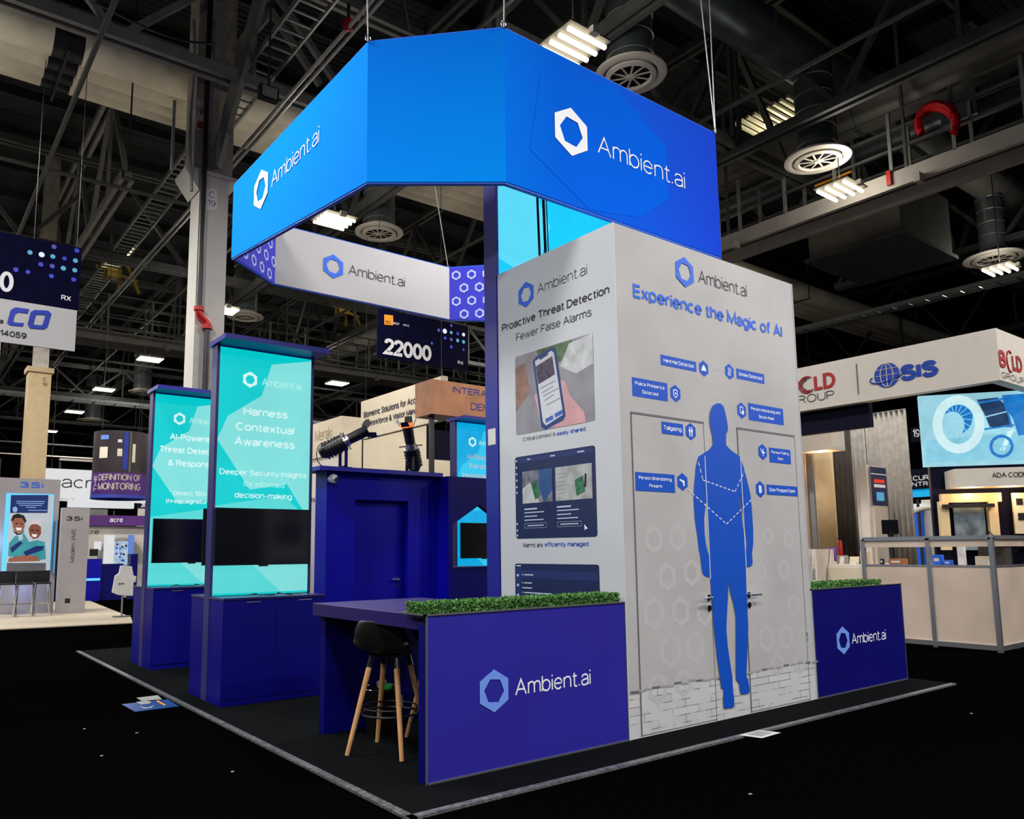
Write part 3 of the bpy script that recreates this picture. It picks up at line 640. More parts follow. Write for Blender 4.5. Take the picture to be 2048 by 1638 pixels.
planter(TW+.012, TW+1.86, 'blue planter box right of the white tower', ((1685,1280.7),1252.7), ((1702.8,1288.7),(1771.3,1279),(1708.4,1266.4)), 'pl_right')
hedge(-1.84, -.05, .02, .27, PH+.0, PH+.080, 'clipped green artificial hedge in the left planter by the bar table', 6500)
hedge(TW+.03, TW+1.45, .02, .27, PH-.03, PH+.065, 'clipped green artificial hedge in the right planter', 3800)
# ---- bar table behind the left planter
bt = thing('bar_table', 'high dark blue bar table joined to the left planter', 'table', (-1.72, .32, 0))
MB().box(-1.82, -.75, .095, 1.80, PH-.105, PH-.005).build('tabletop', 'blue_table', bt, bevel=.003)
MB().box(-1.76, -.85, 1.68, 1.77, F0, PH-.105).build('end_panel', 'blue_deep', bt)
MB().box(-1.76, -.85, .10, .16, F0, PH-.17).build('end_panel', 'blue_deep', bt)
MB().box(-1.765, -1.755, .095, .105, F0, PH-.17).build('edge_strip', 'alu', bt)
MB().box(-1.20, -1.0, 1.2, 1.62, PH-.16, PH-.105).build('cable_box', 'paper', bt)
# ---- bar stools
def stool(loc, rz, lab):
    t = thing('bar_stool', lab, 'stool', (0, 0, 0), 'bar stools at the blue bar table')
    t.name = 'bar_stool'
    # shell: rows from front lip of the seat back and up to the top of the backrest
    prof = [(.21, .725), (.16, .735), (.05, .72), (-.07, .715), (-.16, .73), (-.205, .78), (-.225, .85), (-.235, .92), (-.24, .975)]
    wid = [.17, .205, .225, .235, .24, .24, .235, .215, .175]
    nx = 9; mb = MB(); vs = []
    for (y, z), w in zip(prof, wid):
        for i in range(nx):
            s_ = -1+2*i/(nx-1); up_ = (abs(s_)**3)*.06 if z < .80 else 0; fwd = (abs(s_)**2.2)*.09 if z >= .74 and y < 0 else 0
            vs.append((s_*w, y+fwd, z+up_))
    fs = [(j*nx+i, j*nx+i+1, (j+1)*nx+i+1, (j+1)*nx+i) for j in range(len(prof)-1) for i in range(nx-1)]
    mb.add(vs, fs); o = mb.build('seat_shell', 'black', t, smooth=True)
    so = o.modifiers.new('solid', 'SOLIDIFY'); so.thickness = .012; sb = o.modifiers.new('sub', 'SUBSURF'); sb.levels = 2; sb.render_levels = 2
    MB().box(-.12, .12, -.10, .12, .70, .722).build('seat_frame', 'black_matte', t)
    for sx in (-1, 1):
        for sy in (-1, 1):
            a = Vector((sx*.10, sy*.09+.01, .715)); b = Vector((sx*.225, sy*.215, F0))
            d = b-a; k = a+d*.13
            l = MB().cyl(k, b, .021, .0165, n=12).build('leg', 'wood', t, smooth=True)
            MB().cyl(a, k, .017, .019, n=10).build('ferrule', 'black', l, smooth=True)
            MB().cyl(a+Vector((sx*.012, sy*.016, -.01)), k+Vector((sx*.012, sy*.016, 0)), .004, n=6).build('bolt_strip', 'chrome', l)
    R = .205; z = .29
    MB().tube([(R*math.cos(i*math.pi/16), R*math.sin(i*math.pi/16), z) for i in range(33)], .009, 8).tube([(R*.98*math.cos(i*math.pi/16), R*.98*math.sin(i*math.pi/16), z+.045) for i in range(33)], .006, 8).build('footrest_ring', 'black', t, smooth=True)
    t.location = loc; t.rotation_euler.z = rz
    return t
stool((-1.62, .885, 0), math.radians(-60), 'black shell bar stool with wooden legs, fully in view under the bar table')
stool((-1.02, 1.02, 0), math.radians(-75), 'black shell bar stool mostly hidden behind the left planter')
# ---- waste bin
wb = thing('waste_bin', 'black wire waste bin with a lined rim behind the bar stool', 'bin', (-1.32, 1.50, 0))
c = (-1.36, 1.47, 0)
MB().lathe([(.0, F0), (.11, F0), (.15, .36), (.146, .36), (.105, .02)], c, 24).build('basket', 'black', wb, smooth=True)
mb = MB().tube([(c[0]+.155*math.cos(i*math.pi/12), c[1]+.155*math.sin(i*math.pi/12), .365) for i in range(25)], .006, 6); mb.build('rim', 'chrome', wb, smooth=True)
mb = MB()
for i in range(40):
    t_ = i*.157; t2 = t_+.1; z0 = .30+.03*math.sin(i*3); r = .156
    mb.add([(c[0]+r*math.cos(t_), c[1]+r*math.sin(t_), z0), (c[0]+r*math.cos(t2), c[1]+r*math.sin(t2), z0+.02), (c[0]+r*math.cos(t2), c[1]+r*math.sin(t2), .37), (c[0]+r*math.cos(t_), c[1]+r*math.sin(t_), .37)], [(0, 1, 2, 3)])
mb.build('bin_liner', 'black', wb)
can = thing('drink_can', 'green and silver drink can lying on top of the waste bin', 'can', (c[0], c[1], .33))
MB().cyl((c[0]-.03, c[1]-.05, .365), (c[0]+.055, c[1]-.08, .375), .032, n=16).build('can_body', 'green', can, smooth=True)
MB().cyl((c[0]-.045, c[1]-.045, .40), (c[0]+.02, c[1]-.05, .405), .030, n=16).build('can_lid', 'silver_can', can, smooth=True)
tag(MB().slab([(c[0]+.10, c[1]-.13, .22), (c[0]+.15, c[1]-.12, .20), (c[0]+.14, c[1]-.115, .30), (c[0]+.11, c[1]-.125, .32)], (.002, .003, 0)).build('paper_scrap', 'paper'), 'crumpled white paper hanging at the waste bin side', 'paper')
# ---- kiosks
KX, KW = -2.05, 1.10
def kiosk(x0, y0, lab, texts, zpx=None, teal=('k_teal', 'k_pale', 'k_mid'), k3=False):
    """double-sided media tower with a lit face towards the front, y0 = front plane"""
    t = thing('media_kiosk', lab, 'kiosk', (x0, y0, 0)); x1 = x0+KW; th = .15; zt = 3.66
    MB().box(x0, x0+.03, y0-.012, y0+th, F0, zt).box(x1-.03, x1, y0-.012, y0+th, F0, zt).box(x0+.03, x1-.03, y0+.03, y0+th, F0, zt).build('frame', 'blue_side', t)
    MB().box(x0+.03, x1-.03, y0, y0+.03, 1.04, zt-.02).build('lit_face', teal[0], t)
    P = lambda L: [Vector((x0+.03+a*(KW-.06), y0-.002, 1.06+b*(zt-.04-1.06))) for a, b in L]
    flat3(t, 'lit_face', teal[2], P([(.0,.0),(.3,.0),(1,.0),(1,.30),(.72,.4),(.0,.35)]))
    o = flat3(t, 'lit_face', teal[1], [p-Vector((0, .001, 0)) for p in P([(.1,.72),(.45,.82),(.55,.96),(1,1),(1,.30),(.75,.45),(.35,.42),(.0,.62)])])
    flat3(t, 'lit_face', teal[1], [p-Vector((0, .0015, 0)) for p in P([(.38,.12),(1,.22),(1,.0),(.7,.0)])])
    MB().box(x0-.02, x1+.05, y0-.30, y0+.22, zt, zt+.05).build('cap', 'blue_frame', t)
    MB().box(x0, x1, y0-.02, y0+.0, zt-.10, zt).build('header', 'blue_frame', t) if 0 else None
    n = Vector((0, -1, 0)); u = Vector((1, 0, 0)); cx = x0+KW/2
    lo = Vector((x0+KW*.33, y0, 3.32)); logo(t, lo, .088, u, n, 'k_text', lift=.005)
    text_at(t, 'Ambient.ai', Vector((x0+KW*.45, y0, 3.27)), .46, .085, u, n, 'k_text_soft', lift=.005)
    for (s, z, w, h, b, mm) in texts:
        text_at(t, s, Vector((cx, y0, z)), w, h, u, n, mm, bold=b, lift=.005, align='C')
    return t
mk('blue_cabinet', (.001, .001, .19), .45, var=.05, scale=2, spec=.25)
def kcab(x0, y0, lab, m='blue_cabinet', back=True):
    """cabinet run around the foot of a media tower"""
    t = thing('counter_cabinet', lab, 'cabinet', (x0, y0-.43, 0)); x1 = x0+KW-.02; xa = x0+.005; H = 1.035
    MB().box(xa, x1, y0-.42, y0-.015, F0, H-.02).build('body', m, t)
    MB().box(xa, xa+.012, y0-.43, y0-.015, F0, H-.02).build('side_panel', 'blue_side', t) if 0 else None
    MB().box(xa-.005, x1+.005, y0-.435, y0-.013, H-.02, H).build('countertop', 'blue_table', t)
    for k in range(2):
        dx0 = xa+.01+k*(x1-xa-.02)/2; dx1 = dx0+(x1-xa-.02)/2-.004
        d = MB().box(dx0, dx1, y0-.428, y0-.42, F0+.06, H-.03).build('door', m, t)
        MB().box(dx0+.22+.02*k, dx0+.36+.02*k, y0-.436, y0-.428, H-.050, H-.040).build('pull_handle', 'alu', d)
    MB().cyl(((xa+x1)/2+.05, y0-.431, H-.08), ((xa+x1)/2+.05, y0-.428, H-.08), .008, n=10).build('lock', 'chrome', t)
    if back:
        MB().box(xa, x1, y0+.152, y0+.56, F0, H-.02).build('body', m, t)
        MB().box(xa-.005, x1+.005, y0+.152, y0+.57, H-.02, H).build('countertop', 'blue_table', t)
    return t
def tv(x0, x1, y0, z0, z1, lab, group=None):
    t = thing('television', lab, 'television', (x0, y0, z0), group)
    MB().box(x0, x1, y0-.06, y0-.035, z0, z1).build('screen_frame', 'tv_frame', t)
    MB().box(x0+.008, x1-.008, y0-.062, y0-.06, z0+.012, z1-.008).build('screen', 'tv', t)
    MB().box(x0+.25, x1-.25, y0-.035, y0, z0+.1, z1-.1).build('wall_mount', 'black_matte', t)
    MB().box((x0+x1)/2-.05, (x0+x1)/2+.05, y0-.06, y0-.04, z0-.015, z0).build('sensor', 'tv_frame', t)
    return t
kt = [('Harness', 2.93, .50, .088, .02, 'k_text'), ('Contextual', 2.76, .66, .088, .02, 'k_text'), ('Awareness', 2.60, .68, .088, .02, 'k_text'),
      ('Deeper Security Insights', 2.285, .97, .060, .012, 'k_text'), ('for informed', 2.165, .46, .060, .008, 'k_text_soft'), ('decision-making', 2.045, .64, .060, .012, 'k_text')]
kiosk(KX, 3.74, 'tall media tower with glowing teal face reading Harness Contextual Awareness', kt)
kt2 = [('AI-Powered', 3.02, .62, .088, .02, 'k_text'), ('Threat Detection', 2.84, .88, .088, .02, 'k_text'), ('& Response', 2.66, .64, .088, .02, 'k_text'), ('Detect 150+', 2.26, .46, .06, .012, 'k_text'), ('threat signatures', 2.15, .66, .06, .012, 'k_text')]
kiosk(-1.93, 6.70, 'tall media tower with glowing teal face reading AI-Powered Threat Detection', kt2)
kcab(KX, 3.74, 'low dark blue cabinet around the foot of the nearest teal media tower')
kcab(-1.93, 6.70, 'low dark blue cabinet around the foot of the second teal media tower')
tv(-2.03, -.98, 3.74, 1.345, 1.935, 'black wall television on the nearest teal media tower')
tv(-1.87, -.82, 6.70, 1.345, 1.935, 'black wall television on the second teal media tower')
def tvback(x0, y0, lab):
    t = thing('television', lab, 'television', (x0, y0, 1.345)); MB().box(x0, x0+1.05, y0+.035, y0+.06, 1.345, 1.935).build('screen_frame', 'tv_frame', t); MB().box(x0+.25, x0+.8, y0, y0+.035, 1.45, 1.83).build('wall_mount', 'black_matte', t)
    MB().box(x0+.01, x0+1.04, y0+.06, y0+.062, 1.355, 1.925).build('screen', 'tv', t)
tvback(-2.07, 3.89, 'black television on the rear side of the nearest media tower, seen edge-on')
# third kiosk seen through the room window
k3p = at(912, 843, z=3.6)
K3X, K3Y = 2.86, 6.35
kiosk(K3X, K3Y, 'media tower with glowing blue face seen beyond the blue room wing', [('AI-Powered', 3.02, .62, .088, .02, 'logo_bright'), ('Forensic', 2.86, .5, .088, .02, 'logo_bright'), ('Investigations', 2.70, .8, .088, .02, 'logo_bright')], teal=('k3_cyan', 'k3_pale', 'k3_cyan'))
kcab(K3X, K3Y, 'low cabinet below the television beyond the room window', back=False)
tv(K3X+.07, K3X+1.04, K3Y, 1.345, 1.935, 'black television seen through the pointed room window')
# cables left on the counters
for i, (cx, cy, lab) in enumerate(((-1.45, 3.50, 'coiled black cable lying on the nearest teal tower counter'), (-1.38, 6.45, 'coiled black cable lying on the second teal tower counter'))):
    pts = [(cx-.28+.56*k/24+.03*math.sin(k*1.1), cy+.06*math.cos(k*.9), 1.043+.018*max(0, math.sin(k*.55))) for k in range(25)]
    tag(MB().tube(pts, .006, 6).build('power_cable', 'black', smooth=True), lab, 'cable')
# ---- blue room partition
rm = thing('meeting_room', 'saturated blue meeting room partition with recessed door and pointed window', 'partition', (-.15, 5, 0))
RX0, RY, RZ = -.15, 5.0, 2.52
dx0, dx1, dz = .27, 1.10, 2.165
MB().box(RX0, dx0, RY, RY+.33, F0, RZ).box(dx0, dx1, RY, RY+.33, dz, RZ).box(dx1, 1.72, RY, RY+.33, F0, RZ).build('wall_panel', 'blue', rm)
MB().box(RX0-.16, 1.60, RY-.13, RY+.40, RZ, RZ+.055).build('cap', 'blue_frame', rm)
d = MB().box(dx0, dx1, RY+.12, RY+.16, F0, dz).build('door', 'blue', rm)
MB().box(dx0, dx0+.02, RY+.10, RY+.13, F0, dz).box(dx1-.02, dx1, RY+.10, RY+.13, F0, dz).build('door_stop', 'blue_deep', d)
hx = dx1-.10
MB().cyl((hx, RY+.12, 1.09), (hx, RY+.10, 1.09), .028, n=14).cyl((hx, RY+.10, 1.09), (hx, RY+.06, 1.09), .011).cyl((hx, RY+.065, 1.09), (hx-.12, RY+.065, 1.09), .011).cyl((hx, RY+.12, 1.0), (hx, RY+.11, 1.0), .02, n=14).build('lever_handle', 'chrome', d, smooth=True)
# wing with pointed window, in front of the door wall
WX, WY = 1.64, 4.72
wl, wr, wb0, wk, wa = 1.66, 2.62, 1.25, 1.84, 2.13
wx1 = 3.6; wt = .10
mb = MB()
n_ = Vector((0, wt, 0))
c_ = (wl+wr)/2
mb.slab([(WX, WY, F0), (wx1, WY, F0), (wx1, WY, wb0), (WX, WY, wb0)], n_)
mb.slab([(WX, WY, wb0), (wl, WY, wb0), (wl, WY, wk), (WX, WY, RZ)], n_) if 0 else mb.box(WX-.05, wl, WY, WY+wt, wb0, RZ)
mb.box(WX-.05, WX, WY, WY+wt, F0, wb0)
mb.slab([(wl, WY, wk), (c_, WY, wa), (c_, WY, RZ), (wl, WY, RZ)], n_)
mb.slab([(c_, WY, wa), (wr, WY, wk), (wr, WY, RZ), (c_, WY, RZ)], n_)
mb.box(wr, wx1, WY, WY+wt, wb0, RZ)
mb.build('window_wing', 'blue_deep', rm)
MB().box(WX-.055, WX-.045, WY, RY, F0, RZ).build('wing_return', 'blue', rm)
MB().box(wl, wr, WY-.01, WY+wt+.01, wb0-.012, wb0+.004).build('window_sill', 'blue_side', rm)
sc = thing('security_camera', 'white turret security camera mounted on the blue room corner', 'camera', (-.09, RY-.05, 2.42))
c = Vector((-.085, RY, 2.42)); MB().cyl(c, c+Vector((0, -.03, 0)), .055, n=18).build('mount', 'logo_white', sc, smooth=True)
MB().lathe([(0, -.06), (.03, -.055), (.055, -.02), (.06, .01), (.05, .045), (.02, .06), (0, .062)], c+Vector((0, -.06, 0)), 18).build('housing', 'logo_white', sc, smooth=True)
MB().cyl(c+Vector((.01, -.10, -.005)), c+Vector((.02, -.125, -.012)), .03, .026, n=16).build('lens', 'black', sc, smooth=True)
# ================================================================== hanging banner ring
xl, xr, yb, yf, cc, zt_ = -1.432, 3.466, .756, 6.102, .90, 6.183
def zb(y): return 5.0+.109*(y-(yb+yf)/2)
RG = [(xl+cc, yb), (xr-cc, yb), (xr, yb+cc), (xr, yf-cc), (xr-cc, yf), (xl+cc, yf), (xl, yf-cc), (xl, yb+cc)]
bn = thing('hanging_banner', 'huge octagonal blue fabric banner ring hanging over the stand', 'banner', ((xl+xr)/2, (yb+yf)/2, 4.7))
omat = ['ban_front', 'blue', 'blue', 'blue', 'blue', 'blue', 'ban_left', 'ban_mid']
imat = ['white_fabric', 'ban_pattern', 'white_fabric', 'ban_pattern', 'white_fabric', 'ban_pattern', 'white_fabric', 'ban_pattern']
pc = Vector(((xl+xr)/2, (yb+yf)/2, 0))
for k in range(8):
    a, b = RG[k], RG[(k+1) % 8]; A_, B_ = Vector((*a, 0)), Vector((*b, 0)); d = (B_-A_).normalized(); n = Vector((d.y, -d.x, 0))
    q = [Vector((a[0], a[1], zb(a[1]))), Vector((b[0], b[1], zb(b[1]))), Vector((b[0], b[1], zt_)), Vector((a[0], a[1], zt_))]
    MB().slab(q, -n*.012).build('outer_panel', omat[k], bn)
    qi = [p-n*.05 for p in q]; MB().slab(qi, -n*.012).build('inner_panel', imat[k], bn)
    e = MB(); e.beam(q[0]-n*.03, q[1]-n*.03, .045, .03); e.beam(q[3]-n*.03, q[2]-n*.03, .045, .03); e.cyl(q[0]-n*.03, q[3]-n*.03, .016, n=8)
    e.build('frame_tube', 'ban_hexlight', bn)
    if imat[k] == 'ban_pattern':
        L = (B_-A_).length; mb = MB(); u = -d
        row = 0; z = zt_-.14
        while z > zb(a[1])+.05:
            s_ = .09+(.13 if row % 2 else 0)
            while s_ < L-.06:
                c = A_+d*s_-n*.064; c.z = z
                mb.ring(hexpts(c, .085, u, 90), hexpts(c, .052, u, 110), -n*.0015); s_ += .26
            z -= .225; row += 1
        mb.build('hexagon_pattern', 'ban_ring', bn, kind='stuff')
# large pale hexagon of the front print, then logos and lettering
hx_ = at(1300, 300, y=yb); M['ban_hex'] = gradmat('banner_hex_print', ((0, (0, .17, .82)), (.22, (.0, .12, .74)), (1, (.0, .10, .74))), 0, -.6, 2.6)
flat3(bn, 'hexagon_print', 'ban_hex', [at(*p, y=yb)+Vector((0, -.003, 0)) for p in ((1080,150),(1225,168),(1330,292),(1338,398),(1280,436),(1180,420),(1060,300))])
logo_px(bn, (1141.4, 264.4), 217, 'logo_bright', lift=.008, y=yb)
text_px(bn, 'Ambient.ai', (1194,304.4), (1369.6,381), (1203.6,271.9), 'logo_bright', bold=-.012, lift=.008, y=yb)
logo_px(bn, (523.3, 379), 341, 'logo_bright', lift=.008, x=xl)
text_px(bn, 'Ambient.ai', (543.8,373.5), (639.5,287.3), (549.6,338), 'logo_bright', bold=-.012, lift=.008, x=xl)
yi = yf-.064
logo_px(bn, (666.4, 532.9), 508.9, 'logo_blue', lift=.004, y=yi)
text_px(bn, 'Ambient.ai', (696.5,549.9), (809.7,573.1), (703.9,531.6), 'text_dark', bold=-.012, lift=.004, y=yi)
HC = ('front right', 'front left', 'left rear', 'rear')
for i, (p, q) in enumerate(((RG[0], (-.2, .9)), (RG[1], (1.6, .6)), (RG[1], (2.4, .6)), (RG[7], (-1.3, 2.2)), (RG[4], (1.3, 6.4)))):
    a = Vector((p[0], p[1], zt_)); b = Vector((q[0], q[1], 13.9))
    w = thing('banner_cable', ['thin steel cable lifting the banner corner above the blank blue face', 'thin steel cable rising left from the banner right corner', 'second thin cable rising steeply from the banner right corner', 'thin steel cable above the banner left face corner', 'thin steel cable lifting the rear right corner of the banner'][i], 'cable', a)
    MB().cyl(a, b, .007, n=6).build('wire', 'galv', w)
    MB().tube([a+Vector((.03*math.cos(k*.785), 0, .03+.035*math.sin(k*.785))) for k in range(9)], .006, 6).build('shackle', 'chrome', w)
# black hoist cable right of the banner
for i, (p0, p1, w, lab) in enumerate((((1410, 0), (1455, 520), .022, 'thick black cable hanging right of the blue banner'), ((1330, 0), (1428, 262), .006, 'thin stray wire left of the black cable'))):
    a = at(*p0, y=5); 
    if i == 0: tag(MB().cyl((a.x+.1, 5, 13.8), (a.x-.1+.2, 5, 5.5), w, n=8).build('hoist_cable', 'black'), lab, 'cable')
# ================================================================== ceiling structure
ceil = bpy.data.objects['ceiling']
for k in range(42):
    y = -12+k*2.4; MB().box(-30, 68, y-.05, y+.05, CZ-.28, CZ).build('joist', 'steel_dark', ceil)
def truss(p, q, zlo, zhi, step, name, lab, m='steel', w=.16, group=None, dbl=True):
    """flat truss from p to q (plan points): two chords and a zig-zag of web members"""
    P, Q = Vector((*p, 0)), Vector((*q, 0)); L = (Q-P).length; d = (Q-P)/L; s_ = Vector((-d.y, d.x, 0))*w*.55
    t = thing(name, lab, 'truss', (p[0], p[1], zlo), group)
    for z in (zlo, zhi):
        if dbl:
            for sg in (-1, 1): MB().beam(P+s_*sg+Vector((0, 0, z)), Q+s_*sg+Vector((0, 0, z)), w*.5, w).build('chord', m, t)
        else: MB().beam(P+Vector((0, 0, z)), Q+Vector((0, 0, z)), w, w).build('chord', m, t)
    n = max(2, int(round(L/step))); st = L/n
    for k in range(n):
        a, b = P+d*st*k, P+d*st*(k+.5); c = P+d*st*(k+1)
        MB().beam(a+Vector((0, 0, zlo)), b+Vector((0, 0, zhi)), w*.55).build('web_member', m, t)
        MB().beam(b+Vector((0, 0, zhi)), c+Vector((0, 0, zlo)), w*.55).build('web_member', m, t)
        MB().beam(b+Vector((0, 0, zlo)), b+Vector((0, 0, zhi)), w*.4).build('web_member', m, t)
    return t
# trusses running away from the camera (along y)
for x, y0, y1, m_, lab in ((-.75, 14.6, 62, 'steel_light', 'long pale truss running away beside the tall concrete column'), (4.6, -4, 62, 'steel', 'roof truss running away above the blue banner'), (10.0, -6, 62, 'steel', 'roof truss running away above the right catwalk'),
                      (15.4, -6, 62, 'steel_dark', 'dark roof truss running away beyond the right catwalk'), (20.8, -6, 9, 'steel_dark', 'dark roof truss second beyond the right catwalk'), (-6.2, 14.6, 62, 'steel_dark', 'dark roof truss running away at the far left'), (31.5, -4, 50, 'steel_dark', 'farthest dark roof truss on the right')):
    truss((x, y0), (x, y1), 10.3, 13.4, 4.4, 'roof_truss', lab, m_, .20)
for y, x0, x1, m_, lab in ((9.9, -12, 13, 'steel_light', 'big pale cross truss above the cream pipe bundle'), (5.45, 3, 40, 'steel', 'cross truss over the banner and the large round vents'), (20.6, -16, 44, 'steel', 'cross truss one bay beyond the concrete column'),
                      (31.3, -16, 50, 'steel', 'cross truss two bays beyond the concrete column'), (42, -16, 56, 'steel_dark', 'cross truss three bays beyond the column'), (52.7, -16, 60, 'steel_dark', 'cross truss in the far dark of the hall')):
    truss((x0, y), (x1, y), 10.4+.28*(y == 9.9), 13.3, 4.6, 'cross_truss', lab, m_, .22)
# low secondary trusses in the distance (seen as clutter over the far stands)
for y, z, lab in ((36, 8.3, 'low far truss over the left stands'), (47, 8.6, 'lowest far truss before the back of the hall'), (60, 8.4, 'dim far truss at the back of the hall')):
    truss((-20, y), (60, y), z+.6, z+2.0, 3.2, 'low_truss', lab, 'steel', .16)
truss((9, 16), (34, 16), 7.6, 8.8, 2.4, 'low_truss', 'low grey truss behind the blue number sign', 'steel_light', .12)
# cream duct bundle along x
pb_ = thing('pipe_bundle', 'bundle of cream insulated pipes crossing the hall behind the column', 'pipes', (-10, 12.8, 11.6))
for y, z, r in ((12.26, 11.72, .37), (12.86, 11.66, .27), (13.32, 11.62, .21), (13.70, 11.6, .18)):
    for x0, x1 in ((-14, -2.75), (-2.2, 5.5), (5.9, 17.2), (17.5, 40)):
        MB().cyl((x0, y, z), (x1, y, z), r, n=20).build('insulated_pipe', 'duct_cream', pb_, smooth=True)
    for x0, x1 in ((-2.75, -2.2), (5.5, 5.9), (17.2, 17.5)): 
        MB().cyl((x0-.0, y, z), (x1, y, z), r*.96, n=20).build('black_sleeve', 'duct_band', pb_, smooth=True)
        for xx in (x0, (x0+x1)/2, x1-.03): MB().cyl((xx, y, z), (xx+.03, y, z), r*.99, n=20).build('band', 'black', pb_, smooth=True)
for x in (-9, -2.5, 5.7, 11, 17.35, 24): 
    MB().beam((x, 11.8, 11.28), (x, 13.95, 11.28), .05, .04).beam((x, 11.8, 11.28), (x, 11.8, 13.9), .03).beam((x, 13.95, 11.28), (x, 13.95, 13.9), .03).build('hanger', 'steel_dark', pb_)
# trunk ducts and round ceiling diffusers
dk = thing('air_duct', 'large grey air duct crossing above the round vents', 'duct', (2, 4.15, 12))
for x0 in range(3, 40, 3):
    MB().cyl((x0, 4.15, 12.1), (x0+2.96, 4.15, 12.1), .48, n=20).build('duct_section', 'duct_grey' if x0 < 12 else 'duct_tan', dk, smooth=True)
    MB().cyl((x0+2.93, 4.15, 12.1), (x0+3.0, 4.15, 12.1), .51, n=20).build('flange', 'duct_grey', dk, smooth=True)
d2 = thing('air_duct', 'long cream and grey duct running away above the right catwalk', 'duct', (12.7, 0, 11.7))
for y0 in range(-8, 60, 4):
    MB().cyl((12.75, y0, 11.5), (12.75, y0+3.96, 11.5), .52, n=20).build('duct_section', 'duct_tan', d2, smooth=True)
    MB().cyl((12.75, y0+3.93, 11.5), (12.75, y0+4.0, 11.5), .55, n=20).build('flange', 'duct_grey', d2, smooth=True)
d4 = thing('air_duct', 'smaller duct running parallel below the long cream duct', 'duct', (14, 0, 11))
MB().cyl((13.9, -8, 11.1), (13.9, 30, 11.1), .28, n=16).build('duct_section', 'duct_grey', d4, smooth=True)
def diffuser(x, y, z, lab, top=12.0, r=.42, R=.56):
    t = thing('ceiling_diffuser', lab, 'vent', (x, y, z))
    MB().cyl((x, y, z+.18), (x, y, top), r*.98, n=24).build('stem_duct', 'duct_grey', t, smooth=True)
    for k in range(int((top-z-.3)/.38)):
        zz = z+.35+k*.38; MB().lathe([(r*.985, zz), (r*1.02, zz+.012), (r*.985, zz+.024)], (x, y, 0), 24).build('seam_ring', 'galv', t, smooth=True)
    MB().lathe([(r*.98, .22), (r*1.02, .16), (R*1.12, .10), (R*1.13, .06), (R*.98, .03), (R*.86, .05)], (x, y, z), 32).build('outer_cone', 'diffuser', t, smooth=True)
    MB().lathe([(R*.80, .07), (R*.80, .02), (R*.66, .0), (R*.62, .05)], (x, y, z), 32).build('inner_ring', 'diffuser', t, smooth=True)
    MB().lathe([(R*.82, .12), (0, .12)], (x, y, z), 24).build('throat', 'black_matte', t)
    mb = MB()
    for k in range(10):
        a_ = k*math.pi/5; mb.beam((x+.06*math.cos(a_), y+.06*math.sin(a_), z+.03), (x+R*.66*math.cos(a_+.25), y+R*.66*math.sin(a_+.25), z+.045), .035, .012)
    mb.build('vane_set', 'diffuser', t, kind='stuff'); MB().cyl((x, y, z+.005), (x, y, z+.05), .07, n=14).build('hub', 'diffuser', t, smooth=True)
diffuser(5.3, 4.35, 9.75, 'round white ceiling vent right above the blue banner')
diffuser(10.9, 4.05, 9.75, 'round white ceiling vent before the right catwalk', r=.40, R=.60)
diffuser(5.15, 13.0, 9.75, 'round white ceiling vent seen inside the banner ring')
diffuser(5.0, 22.3, 9.75, 'round white ceiling vent left below the banner corner')
diffuser(20.7, 4.2, 9.75, 'round white ceiling vent at the far right edge', r=.35, R=.70)
diffuser(4.9, 36.0, 9.3, 'small far round vent left of the concrete column')
diffuser(4.6, 46.0, 9.2, 'smallest far round vent near the column marked sixteen', r=.5, R=.8)
# high-bay lamps
def lamp(x, y, lab, far=False, rot=0, z=LZ):
    x = -4.697+(x+4.697)*.7505; y = -4.326+(y+4.326)*.7505
    t = thing('high_bay_lamp', lab, 'lamp', (x, y, z))
    if far:
        MB().box(x-.42, x+.42, y-.36, y+.36, z, z+.03).build('diffuser_panel', 'lamp_far', t)
        MB().box(x-.44, x+.44, y-.38, y+.38, z+.03, z+.10).build('housing', 'lamp_body', t); MB().cyl((x, y, z+.12), (x, y, CZ), .015, n=6).build('hanging_rod', 'steel_dark', t); return
    for k in range(4):
        yy = y-.28+k*.19; MB().cyl((x-.38, yy, z), (x+.38, yy, z), .036, n=8).build('tube', 'lamp', t, smooth=True)
    MB().box(x-.42, x+.42, y-.38, y+.38, z+.06, z+.09).build('reflector', 'lamp_back', t)
    MB().box(x-.07, x+.07, y-.48, y-.38, z-.02, z+.08).build('ballast_box', 'lamp_body', t)
    MB().cyl((x, y, z+.1), (x, y, CZ), .012, n=6).build('hanging_rod', 'steel_dark', t)
lamp(5.7, 6.15, 'bright tube lamp just above the blue banner'); lamp(5.6, 16.55, 'bright tube lamp inside the banner ring'); lamp(16.3, 6.35, 'bright tube lamp under the right catwalk')
lamp(27.3, 6.25, 'bright tube lamp beneath the far right vent'); lamp(5.9, 27.3, 'bright tube lamp just right of the tall column'); lamp(16.3, 16.6, 'tube lamp hidden mostly behind the banner, one bay back')
lamp(5.67, 37.9, 'flat white lamp panel left of the column, larger one', True); lamp(5.4, 47.5, 'flat white lamp panel left of the column, lower one', True); lamp(16.4, 37.75, 'flat white lamp panel above the cream hanging sign', True)
lamp(5.4, 57, 'tiny far lamp panel over the left stands', True); lamp(16.4, 47.5, 'tiny far lamp panel over the middle stands', True); lamp(27, 27.3, 'distant lamp panel behind the white tower', True)
lamp(-5, 57, 'distant lamp panel at the far left above the glowing pylon', True); lamp(-5, 68, 'faintest lamp panel at the far left', True); lamp(5.4, 68, 'faintest lamp panel in the left distance', True)
